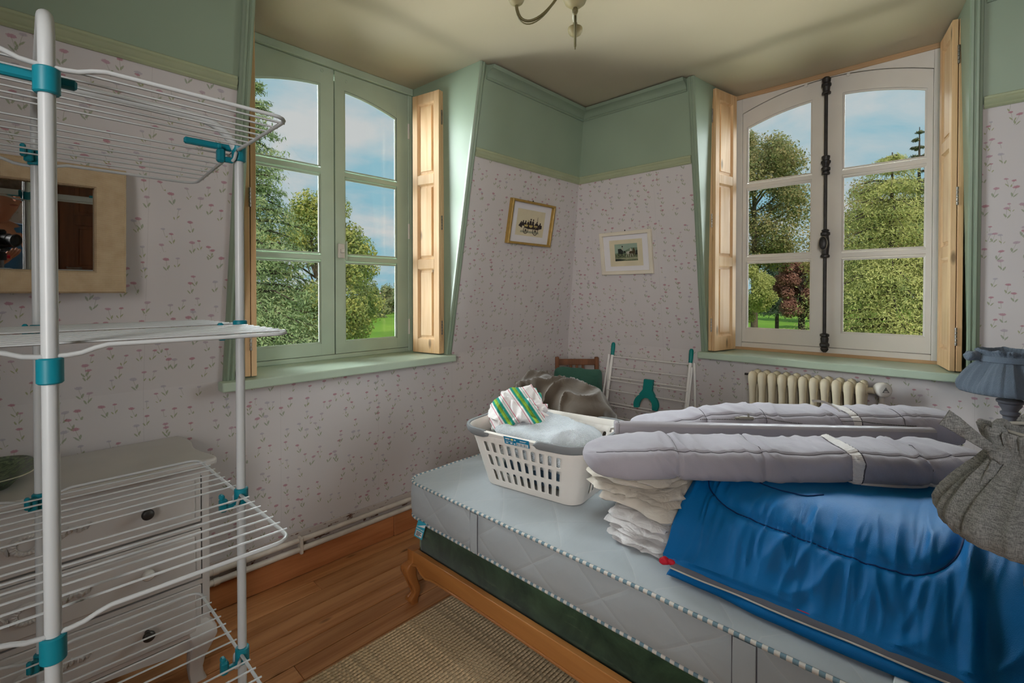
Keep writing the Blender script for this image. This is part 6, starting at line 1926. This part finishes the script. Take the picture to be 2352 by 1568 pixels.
# seen through the green window
conifer('cypress_tree', 'tall green cypress with rusty tips filling the left pane of the green window', at(-.545, 17), -3.0, 10.6, 3.5, 60000, .075, [S(70, 92, 56), S(98, 120, 72), S(124, 140, 88), S(146, 154, 100), S(166, 146, 98)], 11, whorls=38, per=11, power=.95, droop=.5, top_sparse=.6)
broadleaf('lime_tree', 'yellowing broadleaf tree behind the middle of the green window', at(-.408, 25), 1.6, 2.95, 5.2, 56000, .080, [S(70, 92, 38), S(104, 124, 48), S(142, 148, 58), S(176, 164, 66), S(92, 116, 52)], 12, clumps=80)
broadleaf('yew_bush', 'dark green yew growing low below the cypress', at(-.418, 21), -2.0, 1.7, 1.7, 18000, .055, [S(36, 56, 34), S(58, 82, 46), S(80, 102, 60)], 13, trunk_r=.1, clumps=30, group='shrubs in the park')
for i, (o, d, r, z) in enumerate(((-.300, 95, 4.6, -1.2), (-.272, 110, 5.0, -.2), (-.248, 120, 4.5, -.6), (-.225, 130, 6.0, .2), (-.33, 120, 6, 1.0))):
    broadleaf('distant_tree', ['rounded distant tree left of the far cottage', 'distant tree standing just before the far cottage', 'low distant tree at the foot of the far cottage', 'distant tree at the right edge of the far lawn', 'distant tree half hidden by the lime tree'][i], at(o, d), z - .5, r, r * .8, 3500, .36, [S(88, 104, 62), S(112, 126, 74), S(140, 144, 90)], 30 + i, clumps=26, group='distant trees by the cottage')
# far cottage
hx, hy = at(-.262, 235)
M_cot = simple('pale_plaster', S(214, 200, 186), .9); M_cotr = simple('pinkish_tile_roof', S(190, 150, 138), .9, .15, 4); M_cotw = simple('dark_window', S(70, 72, 78), .4)
cot = thing('far_cottage', (hx, hy, GZ), 'small far cottage with pinkish tiled hip roof beyond the lawn', 'house')
mb = MB(); mb.box((hx - 4, hy - 3, GZ), (hx + 4, hy + 3, GZ + 3.0)); make('cottage_walls', mb, M_cot, cot)
mb = MB(); mb.add([(hx - 4.5, hy - 3.5, GZ + 2.9), (hx + 4.5, hy - 3.5, GZ + 2.9), (hx + 4.5, hy + 3.5, GZ + 2.9), (hx - 4.5, hy + 3.5, GZ + 2.9), (hx - 1.6, hy, GZ + 5.6), (hx + 1.6, hy, GZ + 5.6)], [(0, 1, 5, 4), (1, 2, 5), (2, 3, 4, 5), (3, 0, 4), (0, 3, 2, 1)]); rf = make('cottage_roof', mb, M_cotr, cot)
mb = MB(); mb.box((hx - .4, hy - .4, GZ + 4.8), (hx + .4, hy + .4, GZ + 6.4)); make('chimney', mb, M_cotr, rf)
for dx in (-2.2, 0, 2.2):
    mb = MB(); mb.box((hx + dx - .4, hy - 3.04, GZ + 1.0), (hx + dx + .4, hy - 2.98, GZ + 2.3)); make('window', mb, M_cotw, cot)
# seen through the white window
broadleaf('oak_tree', 'tall oak with thinning leaves in the left sash of the white window', at(.505, 45), 10.2, 4.4, 7.4, 44000, .125, [S(74, 86, 48), S(104, 116, 58), S(132, 128, 68), S(150, 128, 74), S(92, 104, 60)], 14, trunk_r=.32, clumps=74, open_=.5)
conifer('dark_fir', 'dark green fir behind the copper beech', at(.5526, 56), -1.0, 7.4, 3.2, 22000, .12, [S(40, 58, 40), S(58, 80, 54), S(76, 98, 66)], 15, whorls=24, per=9, power=.7)
broadleaf('copper_beech', 'reddish-brown copper beech on the lawn behind the white window', at(.604, 46), 1.75, 2.6, 3.2, 26000, .11, [S(104, 64, 54), S(130, 82, 68), S(146, 94, 78), S(160, 110, 90)], 16, trunk_r=.32, clumps=50, bark=M_bark_d)
mb = MB(); tx, ty = at(.5525, 52)
broadleaf('golden_shrub', 'yellow-green shrub low at the left edge of the white window', at(.486, 31), 1.5, 1.75, 1.9, 18000, .07, [S(126, 134, 56), S(158, 156, 70), S(102, 118, 54)], 17, trunk_r=.09, clumps=30, group='shrubs in the park')
broadleaf('grey_green_tree', 'hazy grey-green tree beyond the copper beech', at(.632, 78), 3.5, 5.0, 4.8, 8000, .22, [S(92, 98, 74), S(116, 120, 88), S(134, 130, 98)], 19, clumps=44)
broadleaf('beech_neighbour', 'dense green tree hiding the end of the lawn behind the beech', at(.662, 62), 1.6, 3.0, 3.2, 8000, .17, [S(62, 84, 48), S(88, 110, 60)], 20, clumps=40)
conifer('golden_cedar', 'broad golden-green cedar with drooping sprays filling the right sash', at(.790, 19), -3.2, 6.9, 4.2, 110000, .062, [S(76, 96, 44), S(120, 128, 58), S(156, 154, 76), S(178, 172, 92), S(188, 182, 104)], 21, whorls=26, per=12, power=.55, droop=.8)
conifer('spruce_spire', 'bare-tipped spruce rising above the golden cedar', at(.846, 31), 1.5, 12.0, 2.5, 18000, .11, [S(66, 70, 50), S(92, 98, 66), S(118, 120, 76)], 22, whorls=20, per=8, power=.9, droop=.3, sparse=.25, top_sparse=.4)
broadleaf('autumn_tree', 'autumn-tinted tree showing its top beside the golden cedar', at(.735, 33), 4.6, 3.6, 3.9, 26000, .095, [S(108, 112, 56), S(146, 132, 66), S(168, 138, 78), S(92, 106, 56)], 23, clumps=60, open_=.4)
# ================================================================== BEHIND THE CAMERA (seen in the mirror)
M_door = wood('dark_brown_door_wood', S(98, 58, 34), S(132, 82, 50), 2, .4, 9, spec=.45)
door = thing('door_1', (.70, YB + .03, 0), kind='structure')
dx0, dx1 = .26, 1.12
mb = MB()
for (x0, x1, z0, z1) in ((dx0, dx0 + .11, 0.01, 2.06), (dx1 - .11, dx1, .01, 2.06), (dx0, dx1, .01, .22), (dx0, dx1, .86, 1.02), (dx0, dx1, 1.44, 1.54), (dx0, dx1, 1.93, 2.06), ((dx0 + dx1) / 2 - .05, (dx0 + dx1) / 2 + .05, .2, 1.95)):
    mb.box((x0, YB + .004, z0), (x1, YB + (.040 if x1 - x0 < .3 and z1 > 2 else .0385 if x1 - x0 > .3 else .0392), z1), .003)
make('door_leaf', mb, M_door, door)
for (x0, x1) in ((dx0 + .11, (dx0 + dx1) / 2 - .05), ((dx0 + dx1) / 2 + .05, dx1 - .11)):
    for (z0, z1) in ((.22, .86), (1.02, 1.44), (1.54, 1.93)):
        mb = MB(); mb.box((x0 - .002, YB + .004, z0 - .002), (x1 + .002, YB + .022, z1 + .002), .0); mb.box((x0 + .03, YB + .02, z0 + .03), (x1 - .03, YB + .032, z1 - .03), .008); make('door_panel', mb, M_door, door)
for (x0, x1, z0, z1) in ((dx0 - .09, dx0, 0, 2.16), (dx1, dx1 + .09, 0, 2.16), (dx0 - .09, dx1 + .09, 2.07, 2.16)):
    mb = MB(); mb.box((x0, YB + .001, z0), (x1, YB + .03, z1), .004); make('door_casing', mb, M_door, door)
mb = MB(); mb.tube([(dx0 + .055, YB + .04, 1.03), (dx0 + .055, YB + .085, 1.03), (dx0 + .16, YB + .09, 1.03)], .009, 10); make('door_handle', mb, M_steel, door, smooth=40)

# unseen window added behind the camera, only to go with the fill lamp
added_win = thing('window_3', (XB, -.55, .9), kind='structure')
for (y0, y1, z0, z1) in ((-1.22, -1.15, .95, 2.55), (.05, .12, .95, 2.55), (-1.22, .12, .95, 1.02), (-1.22, .12, 2.48, 2.55), (-.575, -.525, 1.0, 2.5)):
    mb = MB(); mb.box((XB + .002, y0, z0), (XB + .05, y1, z1), .004); make('window_frame', mb, M_white_win, added_win)
for (y0, y1) in ((-1.15, -.575), (-.525, .05)):
    mb = MB(); mb.box((XB + .010, y0, 1.02), (XB + .014, y1, 2.48)); make('pane', mb, simple('added_window_pane', S(200, 214, 224), .2), added_win)

# camera on its tripod, just behind the viewpoint
M_blk = simple('black_camera_body', S(22, 22, 24), .45, .2, 30); M_lens = simple('lens_glass', S(20, 22, 34), .08, .1, spec=.8)
M_leg = simple('tripod_aluminium', S(120, 122, 124), .35, .05, metal=.6)
pc = thing('camera_on_tripod', (-.10 * FWD.x, -.10 * FWD.y, 0), 'black camera on a tripod reflected in the wall mirror', 'camera')
def fm(f_, r_, u_): return V((0, 0, HC)) + FWD * f_ + RGT * r_ + V((0, 0, u_))
LM = Matrix(((RGT.x, 0, FWD.x, 0), (RGT.y, 0, FWD.y, 0), (0, 1, 0, HC), (0, 0, 0, 1)))     # local z = view axis, y = up
LM = Matrix(((RGT.x, 0, FWD.x, 0), (RGT.y, 0, FWD.y, 0), (0, 1, 0, HC), (0, 0, 0, 1)))
mb = MB(); mb.box((-.07, -.055, -.135), (.07, .035, -.085), .012, LM); mb.box((-.028, .03, -.130), (.028, .062, -.080), .012, LM); mb.box((.045, -.055, -.10), (.075, .03, -.062), .012, LM); make('camera_body', mb, M_blk, pc)
mb = MB(); mb.lathe([(.0, -.09), (.034, -.09), (.034, -.07), (.037, -.068), (.037, -.045), (.034, -.043), (.036, -.018), (.041, -.010), (.041, -.004), (.036, -.004), (.030, -.012), (0, -.016)], 28, LM); make('lens', mb, M_blk, pc, smooth=40)
mb = MB(); mb.box((-.03, -.075, -.13), (.03, -.055, -.07), .004, LM); mb.lathe([(0, 0), (.026, .0), (.026, .04), (.018, .05), (.018, .055), (0, .055)], 18, Matrix.Translation(fm(-.10, 0, -.135))); make('tripod_head', mb, M_blk, pc, smooth=40)
mb = MB(); mb.lathe([(0, 0), (.011, 0), (.011, .02), (0, .02)], 12, Matrix.Translation(fm(-.10, .03, -.115)) @ Matrix.Rotation(pi / 2, 4, 'Y')); make('head_knob', mb, M_red, pc, smooth=40)
mb = MB(); mb.tube([fm(-.10, 0, -.135), fm(-.10, 0, -.65)], .013, 12); make('centre_column', mb, M_leg, pc, smooth=50)
for a in (60, 180, 300):
    dr3 = FWD * cos(radians(a)) + RGT * sin(radians(a)); q = fm(-.10, 0, -.25)
    e = q + dr3 * .42; e.z = .012
    mb = MB(); mb.tube([q + dr3 * .03, q.lerp(e, .5) + dr3 * .0, e], [.015, .012, .009], 10); make('tripod_leg', mb, M_leg, pc, smooth=50)

# ================================================================== PHOTOGRAPHER (only seen in the mirror)
M_skin = simple('tanned_skin', S(176, 122, 98), .55, .08, 10); M_hair = simple('grey_brown_hair', S(86, 74, 66), .8, .2, 40, .4, 60)
M_shirt = fabric('blue_polo_shirt', S(62, 108, 150), .08, .85, 500, .05, .6, 9); M_trou = fabric('dark_trousers', S(58, 58, 66), .1); M_shoe = simple('dark_shoe', S(44, 40, 38), .6)
PM = Matrix.Translation((-.135, -.50, 0)) @ Matrix.Rotation(radians(-32), 4, 'Z')     # local y = the way the person faces
def skinned(name, joints, edges, mat, parent, root=0, sub=2):
    """one continuous surface grown round a skeleton: joints = [(x, y, z, r)]"""
    pts = [PM @ V(j[:3]) for j in joints]
    c = V((sum(p.x for p in pts) / len(pts), sum(p.y for p in pts) / len(pts), sum(p.z for p in pts) / len(pts)))
    me = bpy.data.meshes.new(name); me.from_pydata([tuple(p - c) for p in pts], edges, []); me.materials.append(mat)
    o = bpy.data.objects.new(name, me); COL.objects.link(o); place(o, c, parent)
    md = o.modifiers.new('skin', 'SKIN'); md.use_smooth_shade = True
    sv = me.skin_vertices[0].data
    for i, j in enumerate(joints):
        r = j[3] if isinstance(j[3], tuple) else (j[3], j[3])
        sv[i].radius = r; sv[i].use_root = (i == root)
    s2 = o.modifiers.new('smooth', 'SUBSURF'); s2.levels = sub; s2.render_levels = sub
    return o
per = thing('person', (-.135, -.50, 0), 'person in a blue polo shirt behind the tripod camera, seen in the mirror', 'person')
J = [(0, 0, .95, (.150, .105)), (0, .01, 1.10, (.145, .100)), (0, .03, 1.28, (.165, .110)), (0, .05, 1.42, (.150, .090)), (0, .075, 1.50, .058), (0, .105, 1.555, .055),
     (0, .135, 1.60, .070), (0, .150, 1.665, .086), (0, .150, 1.730, .082), (0, .148, 1.775, .050)]
E_ = [(i, i + 1) for i in range(9)]
def limb(start, pts):
    k = start
    for p in pts:
        J.append(p); E_.append((k, len(J) - 1)); k = len(J) - 1
    return k
hands = []
for s in (-1, 1):
    k = limb(3, [(s * .185, .045, 1.405, .062), (s * .265, .06, 1.27, .050), (s * (.305 if s > 0 else .27), .075, 1.13, .042), (s * .215, .205, 1.17, .036), (s * .130, .305, 1.235, .028), (s * .115, .335, 1.262, (.034, .022))])
    for f, (dx, ln) in enumerate(((-.028, .062), (-.010, .072), (.010, .076), (.028, .066))):
        limb(k, [(s * .115 + dx, .360, 1.285, .010), (s * .100 + dx, .378, 1.285 + ln * .35, .009), (s * .085 + dx, .372, 1.285 + ln * .75, .008)])
    limb(k, [(s * .085, .335, 1.285, .011), (s * .070, .350, 1.310, .009)])
    kl = limb(0, [(s * .095, .0, .86, .092), (s * .105, .015, .50, .060), (s * .105, -.005, .30, .056), (s * .105, -.015, .09, .040), (s * .110, .045, .045, .038), (s * .115, .125, .030, .030)])
body = skinned('body', J, E_, M_skin, per)
# face: nose, mouth line, ears, eyes as small shapes joined to the head
for (nm, c, h, mt_) in (('nose', (0, .245, 1.665), (.014, .022, .020), M_skin), ('ear', (-.088, .150, 1.665), (.010, .020, .030), M_skin), ('ear', (.088, .150, 1.665), (.010, .020, .030), M_skin), ('mouth', (0, .226, 1.618), (.024, .006, .006), simple('lips', S(150, 90, 80), .6)), ('eye', (-.030, .226, 1.690), (.012, .006, .007), M_ink), ('eye', (.030, .226, 1.690), (.012, .006, .007), M_ink)):
    mb = MB(); softbox(mb, (0, 0, 0), h, .9, .9, sp=.006); mb.v = [tuple(PM @ (V(p) + V(c))) for p in mb.v]; make(nm, mb, mt_, body, smooth=70)
mb = MB(); softbox(mb, (0, 0, 0), (.096, .108, .075), .9, .9, disp=lambda p, n, a, b: .010 * nz(p, 30, 3), sp=.010); mb.v = [tuple(PM @ (V(p) + V((0, .128, 1.745)))) for p in mb.v]; make('hair', mb, M_hair, per, smooth=70)
T = [(0, 0, .93, (.165, .122)), (0, .01, 1.10, (.162, .118)), (0, .03, 1.28, (.182, .128)), (0, .05, 1.42, (.165, .105)), (0, .068, 1.475, .072), (-.19, .045, 1.405, .080), (-.262, .06, 1.275, .070), (.19, .045, 1.405, .080), (.262, .06, 1.275, .070)]
skinned('polo_shirt', T, [(0, 1), (1, 2), (2, 3), (3, 4), (3, 5), (5, 6), (3, 7), (7, 8)], M_shirt, per)
T = [(0, 0, .96, (.162, .118))] + [q for s in (-1, 1) for q in ((s * .095, .0, .84, .104), (s * .105, .015, .50, .078), (s * .105, -.010, .08, .066))]
skinned('trousers', T, [(0, 1), (1, 2), (2, 3), (0, 4), (4, 5), (5, 6)], M_trou, per)
for s in (-1, 1):
    mb = MB(); softbox(mb, (0, 0, 0), (.046, .130, .042), .6, .7, sp=.02); mb.v = [tuple(PM @ (V(p) + V((s * .11, .055, .043)))) for p in mb.v]; make('shoe', mb, M_shoe, per, smooth=70)
